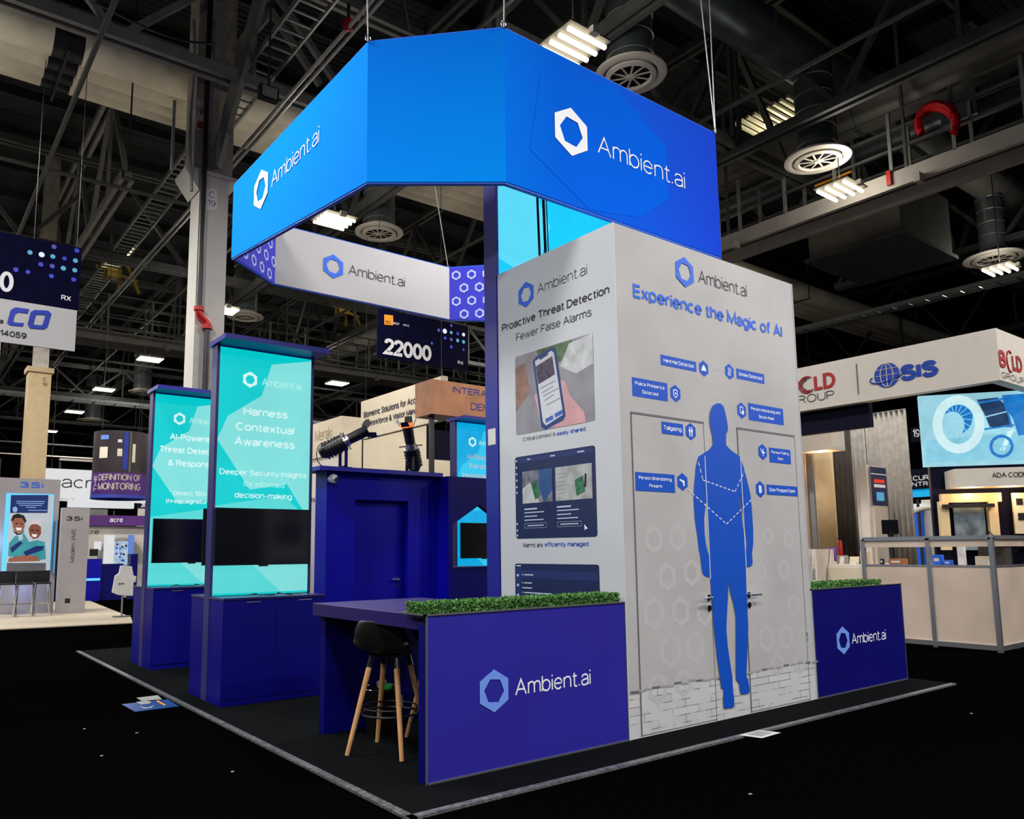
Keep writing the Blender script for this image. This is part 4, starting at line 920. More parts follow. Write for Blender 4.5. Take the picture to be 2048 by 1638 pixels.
# skylight cage glow above right catwalk
sk = thing('light_cage', 'lit corrugated roof bay with bright tube behind the grey vent duct', 'lamp', (15, 6, 12.6))
c0 = at(1570, 268, z=12.9); MB().cyl(c0+Vector((-.9, 0, 0)), c0+Vector((.9, .1, 0)), .06, n=10).build('tube', 'lamp', sk)
for k in range(9): MB().box(c0.x-1.1, c0.x+1.1, c0.y-.8+k*.2, c0.y-.72+k*.2, 13.2, 13.28).build('slat', 'duct_cream', sk)
point('cage_light', c0-Vector((0, 0, .25)), 40, .1, (1, .95, .6))
# ---- concrete column with plate marked C 19
cm = thing('hall_column', 'tall pale column marked C 19 beside the blue banner', 'column', (.08, 10.55, 0))
MB().box(-.34, .22, 10.30, 10.85, 0, 8.75).build('painted_casing', 'column_paint', cm)
MB().box(-.62, .44, 10.27, 10.98, 8.75, 8.83).slab([(-.62, 10.27, 8.75), (-.36, 10.27, 8.75), (-.36, 10.27, 8.40)], (0, .7, 0)).build('top_flange', 'column_paint', cm)
MB().box(-.46, .30, 10.35, 10.95, 8.83, CZ).build('concrete_shaft', 'concrete', cm)
text_px(cm, 'C', (417.5,396), (430,396), (417.5,383), 'text_dark', bold=-.005, y=10.30)
text_px(cm, '19', (414.5,412), (431,412), (414.5,400.5), 'text_dark', bold=-.005, y=10.30)
flat3(cm, 'number_plate', 'logo_white', [at(*p, y=10.30)+Vector((0, -.002, 0)) for p in ((412,378),(434,378),(434,420),(412,420))])
c_s = at(398, 220, y=10.4); MB().box(-.44, -.20, 10.335, 10.35, 9.65, 10.25).build('fire_label', 'paper', cm)
MB().box(-.43, -.30, 10.328, 10.334, 9.68, 9.82).build('fire_label_band', 'red_flat', cm); text_at(cm, 'FIRE', Vector((-.43, 10.333, 9.95)), .20, .16, Vector((1, 0, 0)), Vector((0, -1, 0)), 'red_flat')
# pipe on the column with red elbow
sp = thing('fire_pipe', 'dark vertical fire pipe with red elbow running down the pale column', 'pipe', (-.2, 10.2, 0))
xa, xb_ = -.30, -.13
MB().cyl((xa, 10.20, 6.0), (xa, 10.20, CZ), .055, n=12).build('upper_pipe', 'black', sp, smooth=True)
MB().cyl((xb_, 10.20, 0), (xb_, 10.20, 5.72), .055, n=12).build('lower_pipe', 'black', sp, smooth=True)
MB().tube([(xa, 10.20, 6.05), (xa, 10.20, 5.98), (xa+.03, 10.20, 5.9), (xb_-.03, 10.20, 5.82), (xb_, 10.20, 5.74), (xb_, 10.20, 5.68)], .07, 10).build('red_elbow', 'red', sp, smooth=True)
MB().cyl((xa, 10.20, 5.99), (xa, 10.20, 6.06), .10, n=14).cyl((xb_, 10.20, 5.66), (xb_, 10.20, 5.73), .10, n=14).build('coupling', 'red', sp, smooth=True)
# diagonal brace by the column head
for i_, (p_, q_) in enumerate((((545,20),(470,105)),((540,20),(640,170)))):
    b0_ = thing('column_brace', ['pale diagonal strut meeting the concrete shaft top', 'pale diagonal strut above the cable ladder'][i_], 'brace', at(*p_, y=9.8)); MB().beam(at(*p_, y=9.6), at(*q_, y=9.9), .10, .14).build('brace_beam', 'steel_light', b0_)
bs = thing('column_brace', 'steep steel brace leaning on the column head', 'brace', (.5, 10, 9))
a = at(430, 335, y=10.2); b = at(525, -20, y=9.4); MB().beam(a, b, .14, .22).build('brace_beam', 'steel_light', bs)
a = at(462, 330, y=9.6); b = at(400, 560, y=10.2)
b2 = thing('column_brace', 'shorter steel strut behind the steep column brace', 'brace', (.6, 12, 9)); MB().beam(at(450, 120, y=11.2), at(560, -40, y=9), .12, .16).build('brace_beam', 'steel', b2)
# cable ladder along y
def ladder(x0, x1, y0, y1, z, step, lab, m='galv', along='y'):
    t = thing('cable_ladder', lab, 'cable tray', (x0, y0, z))
    for x in (x0, x1):
        (MB().box(x-.02, x+.02, y0, y1, z, z+.12) if along == 'y' else MB().box(y0, y1, x-.02, x+.02, z, z+.12)).build('side_rail', m, t)
    n = int((y1-y0)/step); proto = None
    for k in range(n):
        if proto is None:
            proto = (MB().box(x0, x1, y0+.1, y0+.14, z+.02, z+.05) if along == 'y' else MB().box(y0+.1, y0+.14, x0, x1, z+.02, z+.05)).build('rung', m, t)
        else:
            c = proto.copy(); COL.objects.link(c); v = step*k; c.location = (0, v, 0) if along == 'y' else (v, 0, 0)
ladder(.40, .94, 3.2, 40, 11.0, .30, 'cable ladder running away left of the pale column', 'galv')
ladder(18.0, 18.5, -4, 30, 8.3, .45, 'cable ladder under the right catwalk', 'steel')
ladder(30, 30.6, -12, 40, 7.6, .8, 'far cable ladder crossing over the left stands', 'steel', along='x')
sp2 = thing('sprinkler_pipe', 'pair of thin steel pipes running away below the cable ladder', 'pipe', (-.4, 2, 8.2))
for x in (.49, .60): MB().cyl((x, 1.5, 9.55), (x, 50, 9.55), .035, n=8).build('pipe', 'galv', sp2, smooth=True)
MB().cyl((-.9, 10.2, 8.6), (-.9, 10.2, 10), .03, n=8).build('drop_rod', 'galv', sp2)
for i, (x, z) in enumerate(((-2.6, 9.4), (2.6, 10.1), (8.0, 10.1), (14.0, 9.9), (22, 9.5))):
    tag(MB().cyl((x, -3, z), (x, 60, z), .045, n=8).build('sprinkler_pipe', 'steel'), ['thin grey pipe running away at the upper left', 'thin grey pipe above the banner', 'thin grey pipe left of the right catwalk', 'thin grey pipe right of the catwalk', 'thin pipe high at the far right'][i], 'pipe')
for i, (y, z) in enumerate(((14.4, 9.9), (24.2, 9.2), (28.6, 9.0), (40, 8.2), (45, 7.6))):
    tag(MB().cyl((-20, y, z), (50, y, z), .05, n=8).build('conduit', 'steel'), ['conduit crossing behind the banner ring', 'conduit crossing below the far catwalk', 'conduit crossing beyond the far catwalk', 'conduit crossing the far left stands', 'lowest far conduit over the left stands'][i], 'pipe')
# curved black cable by the column top
pts = [at(190+k*12.5, 5+70*math.sin(min(1, k/16)*1.35)+ (k/16)*12, y=8.2-.02*k) for k in range(20)]
tag(MB().tube(pts, .02, 6).build('draped_cable', 'black', smooth=True), 'black cable sagging towards the column top', 'cable')
pts = [at(388-k*.8+3*math.sin(k*.8), 40+k*38, y=10.15) for k in range(10)]
tag(MB().tube(pts, .03, 6).build('grey_conduit', 'galv', smooth=True), 'crooked grey conduit down the left edge of the column', 'pipe')
# flood light boxes on trusses
for i, (px_, py_, w) in enumerate(((537, 187, .34), (256, 351, .22))):
    c = at(px_, py_, z=9.3); f = thing('flood_light', ['square flood light left of the banner under the ladder', 'small flood light beside the cable ladder'][i], 'lamp', c)
    MB().box(c.x-w/2, c.x+w/2, c.y-.05, c.y+.08, c.z-w*.35, c.z+w*.35).build('housing', 'black', f); MB().box(c.x-w*.4, c.x+w*.4, c.y-.06, c.y-.05, c.z-w*.28, c.z+w*.28).build('glass', 'galv', f)
    MB().beam((c.x, c.y, c.z+w*.3), (c.x, c.y, 13.95), .03).build('bracket', 'steel_dark', f)
# ---- catwalks
mk('steel_cat', (.40, .375, .335), .6, var=.1, scale=2)
def catwalk(x0, x1, y0, y1, z, lab, m, post=1.25, axis='y', posts_h=1.35, sup=4.4):
    t = thing('catwalk', lab, 'catwalk', (x0, y0, z)); bh = .36
    def B(a0, a1, b0, b1, c0, c1): return MB().box(a0, a1, b0, b1, c0, c1) if axis == 'y' else MB().box(b0, b1, a0, a1, c0, c1)
    B(x0, x0+.12, y0, y1, z-bh, z).build('edge_beam', m, t); B(x1-.12, x1, y0, y1, z-bh, z).build('edge_beam', m, t)
    B(x0+.12, x1-.12, y0, y1, z-.06, z-.02).build('deck_plate', 'steel_dark', t)
    for xx in (x0+.03, x1-.06):
        for h in (.48, .92, 1.32): B(xx-.02, xx+.02, y0, y1, z+h, z+h+.05).build('handrail', 'steel', t)
        k = y0
        while k < y1: B(xx-.03, xx+.03, k, k+.07, z-.02, z+posts_h).build('post', 'steel_light', t); k += post
    k = y0+.6
    while k < y1:
        B(x0-.2, x0, k, k+.12, z-bh-.12, z-bh+.08).build('bracket', m, t); B(x0+.0, x0+.06, k+.3, k+.36, z, 12.8).build('hanger', 'steel', t); k += sup
    return t
catwalk(12.0, 13.0, -7, 14, 9.43, 'pale steel catwalk with railings at the upper right', 'steel_cat')
catwalk(25, 26.2, -2, 26, 9.3, 'dim catwalk with railings crossing behind the banner and column', 'steel_light', 1.5, axis='x')
orange_ = tag(MB().tube([at(1630+k*8, 372-k*3.2, x=12.5) for k in range(10)], .03, 6).build('orange_cable', 'orange'), 'orange cable lying on the right catwalk', 'cable')
rv = thing('red_valve', 'round red valve on a pipe above the banner left edge', 'valve', at(697, 50, z=9.55)); c = at(697, 50, z=9.6); MB().lathe([(0, -.09), (.08, -.07), (.10, 0), (.08, .07), (0, .09)], c, 14).build('valve_body', 'red', rv, smooth=True); MB().cyl(c, c+Vector((0, 0, .35)), .03, n=8).build('stem', 'steel_dark', rv)
hose = thing('red_hose', 'loop of red hose hanging on the right catwalk', 'hose', at(1895, 270, x=11.9))
pts = [at(1875+38*math.sin(t_), 246-38*math.cos(t_), x=11.9) for t_ in [-2.2+k*.2 for k in range(23)]]
pts = [Vector((p.x, p.y+.0, p.z)) for p in pts]
MB().tube(pts, .085, 8).build('hose_loop', 'red', hose, smooth=True); MB().tube([p+Vector((.1, .06, -.03)) for p in pts[2:-3]], .07, 8).build('hose_loop', 'red', hose, smooth=True)
tag(MB().box(11.93, 11.99, 3.03, 3.12, 9.15, 9.47).build('red_tag', 'red'), 'small red tag hanging on the right catwalk beam', 'tag')
c = at(1918, 215, x=13); tag(MB().box(12.94, 13.12, c.y-.35, c.y+.35, c.z-.3, c.z+.35).build('junction_box', 'duct_grey'), 'grey junction box behind the red hose', 'box')
# yellow lifts far off
for i, (px_, py_) in enumerate(((235, 540), (690, 615))):
    c = at(px_, py_, y=23.5); t = thing('yellow_hoist', ['yellow lift basket on the far catwalk left of the column', 'yellow lift basket on the far catwalk under the banner'][i], 'lift', c)
    for k, (dx, dz, ex, ez) in enumerate(((-.9, .0, .9, -.35), (-.9, .35, .5, .35), (.3, .5, 1.0, -.9), (-.5, .6, -.5, -.6), (.1, .1, .1, -1.0))): MB().beam(c+Vector((dx, 0, dz))*.75, c+Vector((ex, .1, ez))*.75, .07, .09).build('arm', 'yellow', t)
    MB().box(c.x-.35, c.x+.1, c.y-.2, c.y+.2, c.z-.32, c.z-.02).build('basket', 'yellow', t); MB().box(c.x-.3, c.x+.3, c.y-.36, c.y-.3, c.z+.1, c.z+.2).build('warning_plate', 'red_flat', t)
for i, p in enumerate(((235, 535), (700, 620))): point('hoist_glow', at(*p, y=22.6)+Vector((0, 0, .6)), 14, .2, (1, .9, .5))
# air unit boxes at the right
c = at(1760, 515, z=9.2); t = thing('air_handler', 'large olive air handling box under the ducts at right', 'machine', c)
MB().box(c.x-1.4, c.x+1.5, c.y-1.2, c.y+1.2, c.z, c.z+1.6).build('casing', 'duct_tan', t); MB().box(c.x-1.5, c.x+1.6, c.y-1.3, c.y+1.3, c.z-.1, c.z).build('base_pan', 'steel', t)
# ================================================================== spotlights on the room roof
def spot(bx, by, bz, dirv, lab, hot=None, size=.115):
    t = thing('stage_light', lab, 'stage light', (bx, by, bz)); d = Vector(dirv).normalized()
    c = Vector((bx, by, bz+.36))
    MB().box(bx-.09, bx+.09, by-.06, by+.06, bz, bz+.02).build('base_plate', 'black', t)
    MB().box(bx-.02, bx+.02, by-.07, by-.055, bz+.02, bz+.38).box(bx-.02, bx+.02, by+.055+.05, by+.07+.05, bz+.02, bz+.38).box(bx-.02, bx+.02, by-.07, by+.12, bz+.02, bz+.035).build('yoke', 'blue_deep' if hot is None else 'black', t)
    MB().cyl(c-d*.30, c-d*.02, size*.85, size, n=16).cyl(c-d*.36, c-d*.30, size*.55, size*.85, n=16).build('lamp_housing', 'black', t, smooth=True)
    mb = MB(); 
    for k in range(5): mb.cyl(c-d*(.28-.045*k), c-d*(.265-.045*k), size*1.08, n=16)
    mb.build('cooling_fins', 'black', t, smooth=True, kind='stuff')
    MB().cyl(c-d*.02, c+d*.06, size*.72, n=16).build('shutter_gate', 'alu', t, smooth=True)
    MB().cyl(c+d*.06, c+d*.32, size*.62, size*.66, n=16).build('lens_tube', 'black', t, smooth=True)
    MB().cyl(c+d*.32, c+d*.34, size*.9, n=16).build('colour_frame', 'black' if hot is None else 'bright_orange', t, smooth=True)
    sd = d.orthogonal().normalized()
    for k in range(4):
        v = sd*math.cos(k*1.571)+d.cross(sd)*math.sin(k*1.571); w = d.cross(v)
        MB().slab([c+d*.34+v*size*.85-w*.06, c+d*.34+v*size*.85+w*.06, c+d*.42+v*size*1.25+w*.05, c+d*.42+v*size*1.25-w*.05], v*.004).build('barn_door', 'black', t)
        MB().cyl(c+d*.02+v*size*.7, c+d*.02+v*size*1.5, .008, n=6).build('shutter_handle', 'black', t)
    return c, d
zt0 = RZ+.055
s1 = at(688, 905, y=5.05); spot(s1.x, 5.05, zt0, (.86, -.35, .50), 'black stage light tilted right on the blue room roof')
s2 = at(822, 915, y=5.05); spot(s2.x, 5.05, zt0, (-.34, -.25, .85), 'black stage light with orange rim pointing up on the blue room roof', 1)
tag(MB().tube([(s1.x-.28+.0*k+.12*math.cos(1.6+k*.28), 5.05, zt0+.17+.16*math.sin(1.6+k*.28)) for k in range(12)], .006, 6).build('lamp_cord', 'black'), 'thin black cord looping behind the left stage light', 'cable')
# ================================================================== floor marks
dc = thing('floor_sticker', 'blue floor sticker with white emblem beside the carpet corner tape', 'sticker', at(300, 1408, z=0))
P0 = lambda L: [Vector((at(*p, z=0).x, at(*p, z=0).y, 0)) for p in L]
def fl(par, name, m, L, z): return MB().slab([p+Vector((0, 0, z)) for p in P0(L)], (0, 0, .002)).build(name, m, par)
mk('sticker_blue', (.01, .05, .22), .4, var=.1); mk('paper_dim', (.30, .30, .31), .6, var=.1)
fl(dc, 'sheet', 'sticker_blue', [(243,1409),(270,1424),(358,1413),(335,1399)], .001)
fl(dc, 'emblem', 'paper_dim', [(276,1413),(288,1418),(302,1417),(309,1411),(303,1413),(296,1416),(286,1415)], .0035)
fl(dc, 'emblem', 'paper_dim', [(272,1405),(293,1402),(303,1404),(300,1408),(282,1410)], .0035)
fl(dc, 'stripe', 'orange', [(312,1403),(316,1402),(332,1411),(328,1411.5)], .0035)
tag(MB().slab([p+Vector((0, 0, .001)) for p in P0([(273,1396),(283,1402),(324,1399),(316,1391)])], (0, 0, .002)).build('paper_sheet', 'paper_dim'), 'white printed sheet lying above the blue floor sticker', 'paper')
t = thing('paper_note', 'small printed paper taped to the floor before the white tower', 'paper', at(1520, 1473, z=0))
fl(t, 'sheet', 'paper', [(1478,1475),(1524,1481),(1562,1470),(1518,1465)], .017)
fl(t, 'print_block', 'paper_dim', [(1494,1474),(1524,1478),(1545,1471),(1516,1467)], .0195)
random.seed(3)
for i, (px_, py_) in enumerate(((166,1459),(200,1513),(271,1467),(462,1545),(1943,1428),(1500,1590))):
    p = at(px_, py_, z=0); tag(MB().slab([(p.x, p.y, .001), (p.x+.02, p.y-.004, .001), (p.x+.024, p.y+.012, .001), (p.x+.004, p.y+.016, .001)], (0, 0, .003)).build('floor_speck', 'paper_dim'), ['crumb on black floor below the blue sticker, upper one', 'crumb on black floor at the lower left', 'crumb on black floor just below the blue sticker', 'crumb on black floor near the left carpet tape', 'crumb on black floor at the far right', 'crumb on black floor below the taped paper'][i], 'debris')
# ================================================================== neighbours on the left
def wallbox(t, name, m, px0, py0, px1, py1, th=.1, z0=None, **fr):
    a, u, n = frame_of(**fr); A_, B_ = at(px0, py0, **a), at(px1, py1, **a); zl = B_.z if z0 is None else z0
    B_ = Vector((B_.x, B_.y, zl)); return MB().slab(rect3(A_, B_, u), -n*th).build(name, m, t)
pf = thing('stand_platform', 'beige carpeted stand floor at the far left', 'platform', (-3, 14, 0))
q = [at(*p, z=0) for p in ((0,1260),(265,1247),(262,1236),(180,1203))]
MB().slab([(-9, q[0].y, 0), (q[0].x, q[0].y, 0), (q[1].x, q[1].y, 0), (q[2].x, q[2].y, 0), (q[3].x, q[3].y, 0), (-4, q[3].y+1.5, 0), (-9, 22, 0)], (0, 0, .02)).build('carpet_sheet', 'beige_floor', pf)
mk('poster_sky', 'bcc6cc', emit=.85, var=.06); mk('poster_navy', '0c2a6a', emit=.8, var=.05); mk('poster_text', '8fb4e8', emit=.8, var=0); mk('poster_skin', 'a4614a', emit=.75, var=.1); mk('poster_skin2', '8a4d3c', emit=.75, var=.1); mk('poster_teal', '3d9aa2', emit=.8, var=.25, scale=3); mk('poster_dark', '141518', emit=.5, var=0); mk('poster_smile', 'f0e8e4', emit=.9, var=0); mk('glow_blue', (.12, .55, 1), emit=1.2, var=0); mk('poster_cap', 'd8cfd0', emit=.8, var=.03); mk('poster_grey', '6d6a70', emit=.6, var=.1)
py1 = thing('display_pylon', 'grey pylon with glowing portrait screen at the left edge', 'display', (-1.9, 18.3, 0))
MB().box(-2.75, -1.2, 18.3, 18.9, .02, 3.38).build('body', 'pylon', py1)
wallbox(py1, 'light_rim', 'glow_blue', 13, 986, 99, 1152, .03, y=18.27)
def PP(name, m, L, l): return flat3(py1, name, m, [at(x, y, y=18.24)+Vector((0, -l, 0)) for x, y in L])
wallbox(py1, 'screen', 'poster_sky', 22, 990, 97, 1150, .03, y=18.24)
PP('screen_image', 'poster_navy', [(22,990),(97,990),(95,1026),(20,1026)], .002)
PP('screen_image', 'poster_skin', [(24,1042),(30,1034),(42,1032),(50,1042),(49,1056),(42,1064),(34,1066),(26,1056)], .003)
PP('screen_image', 'poster_dark', [(22,1040),(26,1030),(36,1027),(48,1031),(53,1042),(50,1046),(44,1036),(30,1036),(24,1044)], .004)
PP('screen_image', 'poster_skin2', [(57,1058),(62,1049),(74,1048),(82,1054),(82,1068),(76,1076),(66,1078),(59,1070)], .003)
PP('screen_image', 'poster_cap', [(56,1056),(58,1044),(68,1038),(80,1041),(85,1052),(80,1050),(66,1047),(59,1052)], .004)
PP('screen_image', 'poster_smile', [(31,1055),(44,1056),(41,1061),(34,1061)], .005); PP('screen_image', 'poster_smile', [(63,1068),(75,1069),(72,1074),(66,1074)], .005)
PP('screen_image', 'poster_teal', [(18,1086),(30,1072),(48,1066),(58,1084),(74,1080),(90,1084),(92,1118),(70,1122),(16,1112)], .0025)
PP('screen_image', 'poster_skin', [(18,1116),(50,1110),(74,1112),(80,1122),(16,1124)], .0035)
PP('screen_image', 'poster_dark', [(31,1046),(36,1046),(36,1048.5),(31,1048.5)], .005); PP('screen_image', 'poster_dark', [(41,1046.5),(46,1047),(46,1049),(41,1048.8)], .005)
PP('screen_image', 'poster_dark', [(62,1059.5),(67,1059.5),(67,1062),(62,1062)], .005); PP('screen_image', 'poster_dark', [(72,1060),(77,1060.5),(77,1062.5),(72,1062.2)], .005)
PP('screen_image', 'poster_dark', [(27,1058),(30,1063),(36,1067),(43,1065),(48,1058),(47,1064),(41,1069),(34,1070),(28,1065)], .0045)
PP('screen_image', 'poster_navy', [(20,1096),(40,1082),(46,1086),(24,1106)], .0045); PP('screen_image', 'poster_navy', [(46,1104),(72,1092),(88,1092),(86,1100),(52,1112)], .0045)
PP('screen_image', 'poster_sky', [(36,1070),(44,1068),(46,1078),(38,1082)], .0045); PP('screen_image', 'poster_grey', [(14,1126),(92,1126),(91,1150),(12,1150)], .003)
for k, (a_, b_, y_) in enumerate(((32,90,1003),(33,88,1007),(38,84,1011),(52,72,1015),(56,94,1021))): PP('screen_image', 'poster_text', [(a_,y_-1.2),(b_,y_-.8),(b_,y_+.6),(a_,y_+.2)], .004)
PP('screen_image', 'poster_text', [(24+5*math.cos(k*.7)+6, 1019+6*math.sin(k*.7)) for k in range(9)], .004)
text_px(py1, '3Si', (37,975), (88,977), (37,963), 'logo_blue', bold=.03, y=18.3)
point('rim_glow', (-2.55, 18.0, 1.8), 10, .2, (.2, .5, 1)); point('rim_glow', (-1.9, 18.0, .6), 5, .2, (.25, .4, 1))
py2 = thing('display_pylon', 'grey pylon lettered Modern VMS beside the portrait screen', 'display', (-1, 17.7, 0))
MB().box(-1.25, -.62, 17.5, 17.75, .02, 2.62).build('body', 'pylon', py2)
text_px(py2, '3Si', (131,1041), (166,1042), (131,1032), 'text_dark', bold=.03, y=17.5)
a = at(143, 1125, y=17.5); b = at(145, 1058, y=17.5)
text_at(py2, 'Modern VMS', Vector((a.x+.06, 17.5, a.z)), abs(b.z-a.z), .10, Vector((0, 0, 1)), Vector((0, -1, 0)), 'text_dark', up=Vector((-1, 0, 0)))
wallbox(py2, 'socket_plate', 'black', 130, 1197, 140, 1206, .005, y=17.495)
t = thing('television', 'black television turned sideways between the two grey pylons', 'television', (-1.28, 17.9, 1)); MB().box(-1.30, -1.26, 17.75, 18.28, 1.0, 2.3).build('screen', 'tv', t); MB().box(-1.26, -1.22, 17.9, 18.1, 1.4, 1.9).build('wall_mount', 'black', t)
for i, (x, y) in enumerate(((-2.35, 17.3), (-2.0, 17.15), (-1.62, 17.3))):
    t = thing('counter_stool', ['black and chrome stool before the portrait screen, left one', 'black and chrome stool before the portrait screen, middle one', 'black and chrome stool before the portrait screen, right one'][i], 'stool', (x, y, 0), 'stools before the portrait screen')
    MB().box(x-.17, x+.17, y-.17, y+.17, .76, .80).build('seat', 'black', t, bevel=.01); MB().box(x-.18, x+.18, y+.16, y+.19, .80, 1.08).build('backrest', 'black', t, bevel=.01)
    for sx in (-1, 1):
        for sy in (-1, 1): MB().cyl((x+sx*.15, y+sy*.15, .76), (x+sx*.20, y+sy*.20, .02), .012, n=8).build('leg', 'chrome', t, smooth=True)
    MB().tube([(x-.18, y-.18, .3), (x+.18, y-.18, .3), (x+.18, y+.18, .3), (x-.18, y+.18, .3), (x-.18, y-.18, .3)], .01, 6).build('foot_rail', 'chrome', t)
bg = thing('bag_stand', 'white tote bag hung on a floor stand left of the blue cabinets', 'stand', at(243, 1235, z=0))
c = at(243, 1235, z=0); MB().cyl((c.x, c.y, .02), (c.x, c.y, 1.0), .02, n=8).build('pole', 'alu', bg); MB().cyl((c.x, c.y, .02), (c.x, c.y, .035), .2, n=16).build('base', 'black', bg)
g = [Vector((at(x, y, y=c.y).x, c.y-.06, at(x, y, y=c.y).z)) for x, y in ((241,1131),(263,1133),(266,1151),(272,1153),(270,1165),(266,1164),(265,1192),(236,1190),(224,1185),(230,1152),(238,1146))]
MB().slab(g, (0, .12, 0)).build('tote_bag', 'paper', bg, bevel=.01)
text_px(bg, 'acre', (237,1169), (248,1170), (237,1164), 'text_dark', bold=.02, y=c.y-.062)
# acre stand far behind
ac = thing('hanging_sign', 'big bright white hanging sign with round black lettering at left', 'sign', (1, 26, 3))
[MB().cyl((k_, 26.1, 4.3), (k_, 26.1, 10.3), .01, n=5).build('wire', 'steel_dark', ac) for k_ in (-.3, 2.5)]; wallbox(ac, 'face', 'booth_white', 89, 936, 300, 1006, .3, y=26); wallbox(ac, 'lower_face', 'booth_white', 138, 1000, 268, 1017, .3, y=25.9)
M['booth_white_glow'] = mat('booth_white_glow', (.80, .82, .84), emit=.8, var=.03)  # emissive copy of the stand white, glow added to brighten the sign
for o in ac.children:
    if 'face' in o.name: o.data.materials[0] = M['booth_white_glow']
text_px(ac, 'acre', (122,977), (209,977), (122,953), 'text_dark', bold=-.005, lift=.01, y=26); text_px(ac, 'EVENT', (100,1002), (150,1003), (100,996), 'text_dark', bold=-.01, lift=.01, y=26)
ap = thing('stand_header', 'purple header with white lettering over the far stand', 'sign', (1.4, 24, 2.4))
wallbox(ap, 'face', 'purple', 174, 1030, 300, 1052, .2, y=24); text_px(ap, 'acre', (219,1044), (246,1045), (219,1034), 'logo_bright', bold=.02, lift=.01, y=24)
aw = thing('stand_wall', 'pale wall with arch and lit doorway under the purple header', 'wall panel', (1.4, 24.3, 0))
wallbox(aw, 'panel', 'booth_white', 174, 1052, 285, 1160, .1, z0=0, y=24.2); text_px(aw, 'acre', (163,1068), (198,1069), (163,1058), 'text_dark', bold=0, lift=.01, y=24.2)
for k in range(6):
    c = at(242, 1115, y=24.18); R_ = .74-.055*k
    MB().tube([(c.x+R_*math.cos(t_*.157), 24.17, c.z-.2+R_*1.15*math.sin(t_*.157)) for t_ in range(21)], .008, 4).build('arch_ring', 'seam', aw)
wallbox(aw, 'door_panel', 'booth_white_glow', 210, 1070, 225, 1165, .1, z0=0, y=23.9); M['shelf_glow'] = mat('shelf_glow', (.45, .62, .80), emit=.7, var=.3, scale=12); wallbox(aw, 'lit_shelf', 'shelf_glow', 221, 1083, 258, 1130, .05, y=24.0)
wallbox(aw, 'blue_side', 'logo_light', 258, 1070, 266, 1135, .1, y=23.95); wallbox(aw, 'counter_left', 'blue', 172, 1118, 202, 1160, .5, z0=0, y=22.9); wallbox(aw, 'counter', 'blue_deep', 206, 1128, 245, 1165, .4, z0=0, y=23); wallbox(aw, 'counter_right', 'blue_deep', 262, 1108, 274, 1160, .4, z0=0, y=23)
wallbox(aw, 'led_strip', 'glow_blue', 172, 1157, 200, 1161, .02, y=22.85)
for k in range(14):
    x_ = 224+random.random()*30; y_ = 1086+random.random()*36; wallbox(aw, 'shelf_item', random.choice(['logo_bright', 'black', 'purple', 'logo_blue']), x_, y_, x_+3.5, y_+4, .02, y=23.98)
for i, (x_, w) in enumerate(((188, 5), (182, 8), (268, 5))):
    pass
wallbox(aw, 'monitor', 'booth_white_glow', 189, 1083, 202, 1100, .05, y=23); wallbox(aw, 'monitor', 'black', 180, 1098, 196, 1112, .05, y=22.95)
# cylinder sign
cs = thing('cylinder_sign', 'dark purple cylindrical hanging sign reading The Definition of Monitoring', 'sign', (.32, 18.6, 3))
ccx, ccy, cr = .30, 18.65, .70
mk('cyl_dark', (.035, .025, .03), .35, var=.3, scale=2); mk('cyl_purple', (.07, .02, .19), .4, var=.3, scale=2); mk('cyl_text', (.55, .45, .38), .5, var=.1); mk('cyl_blue', (.02, .04, .35), .4, var=.1)
MB().lathe([(cr, 3.62), (cr, 4.75), (cr-.02, 4.75), (cr-.02, 3.62)], (ccx, ccy, 0), 40).build('upper_print', 'cyl_dark', cs, smooth=True)
MB().lathe([(cr+.01, 3.02), (cr, 3.62), (cr-.02, 3.62), (cr-.02, 3.02)], (ccx, ccy, 0), 40).build('lower_print', 'cyl_purple', cs, smooth=True)
MB().lathe([(cr+.02, 2.94), (cr+.01, 3.03), (cr-.02, 3.03)], (ccx, ccy, 0), 40).build('hem', 'cyl_blue', cs, smooth=True)
def cyl_wrap(s, ang0, z, w, h, m, bold=.02):
    o = text_at(cs, s, Vector((0, 0, 0)), w, h, Vector((1, 0, 0)), Vector((0, -1, 0)), m, bold=bold, lift=0)
    off = OFF[cs.name]
    for v in o.data.vertices:
        p = v.co+off; an = ang0+p.x/cr; v.co = Vector((ccx+(cr+.015)*math.cos(an), ccy+(cr+.015)*math.sin(an), z+p.z))-off
base = math.radians(-90-17)
cyl_wrap('DEFINITION OF', base-.72, 3.40, 1.12, .17, 'cyl_text'); cyl_wrap('MONITORING', base-.74, 3.15, 1.14, .19, 'cyl_text')
wd = lambda z0, z1, a0, a1, m, nm: MB().slab([(ccx+(cr+.01)*math.cos(base+a), ccy+(cr+.01)*math.sin(base+a), z) for a, z in ((a0, z0), ((a0+a1)/2, z0), (a1, z0), (a1, z1), ((a0+a1)/2, z1), (a0, z1))], (0, -.004, 0)).build(nm, m, cs)
wd(4.0, 4.3, -.75, -.40, 'duct_cream', 'device_print'); wd(4.05, 4.25, -.05, .12, 'duct_cream', 'device_print'); wd(3.7, 4.72, .15, .32, 'cyl_blue', 'stripe_print'); wd(3.9, 4.4, .48, .6, 'duct_cream', 'device_print'); wd(4.5, 4.62, -.72, -.38, 'logo_light', 'badge_print'); wd(4.42, 4.5, -.05, .1, 'logo_bright', 'badge_print'); wd(3.65, 4.72, .36, .44, 'duct_tan', 'stripe_print')
oo = text_at(cs, 'THE', Vector((ccx-.63, ccy-.36, 3.10)), .44, .10, Vector((.0, 0, 1)), Vector((-.8, -.6, 0)), 'cyl_text', up=Vector((-.6, .8, 0)), bold=.02, lift=.02)
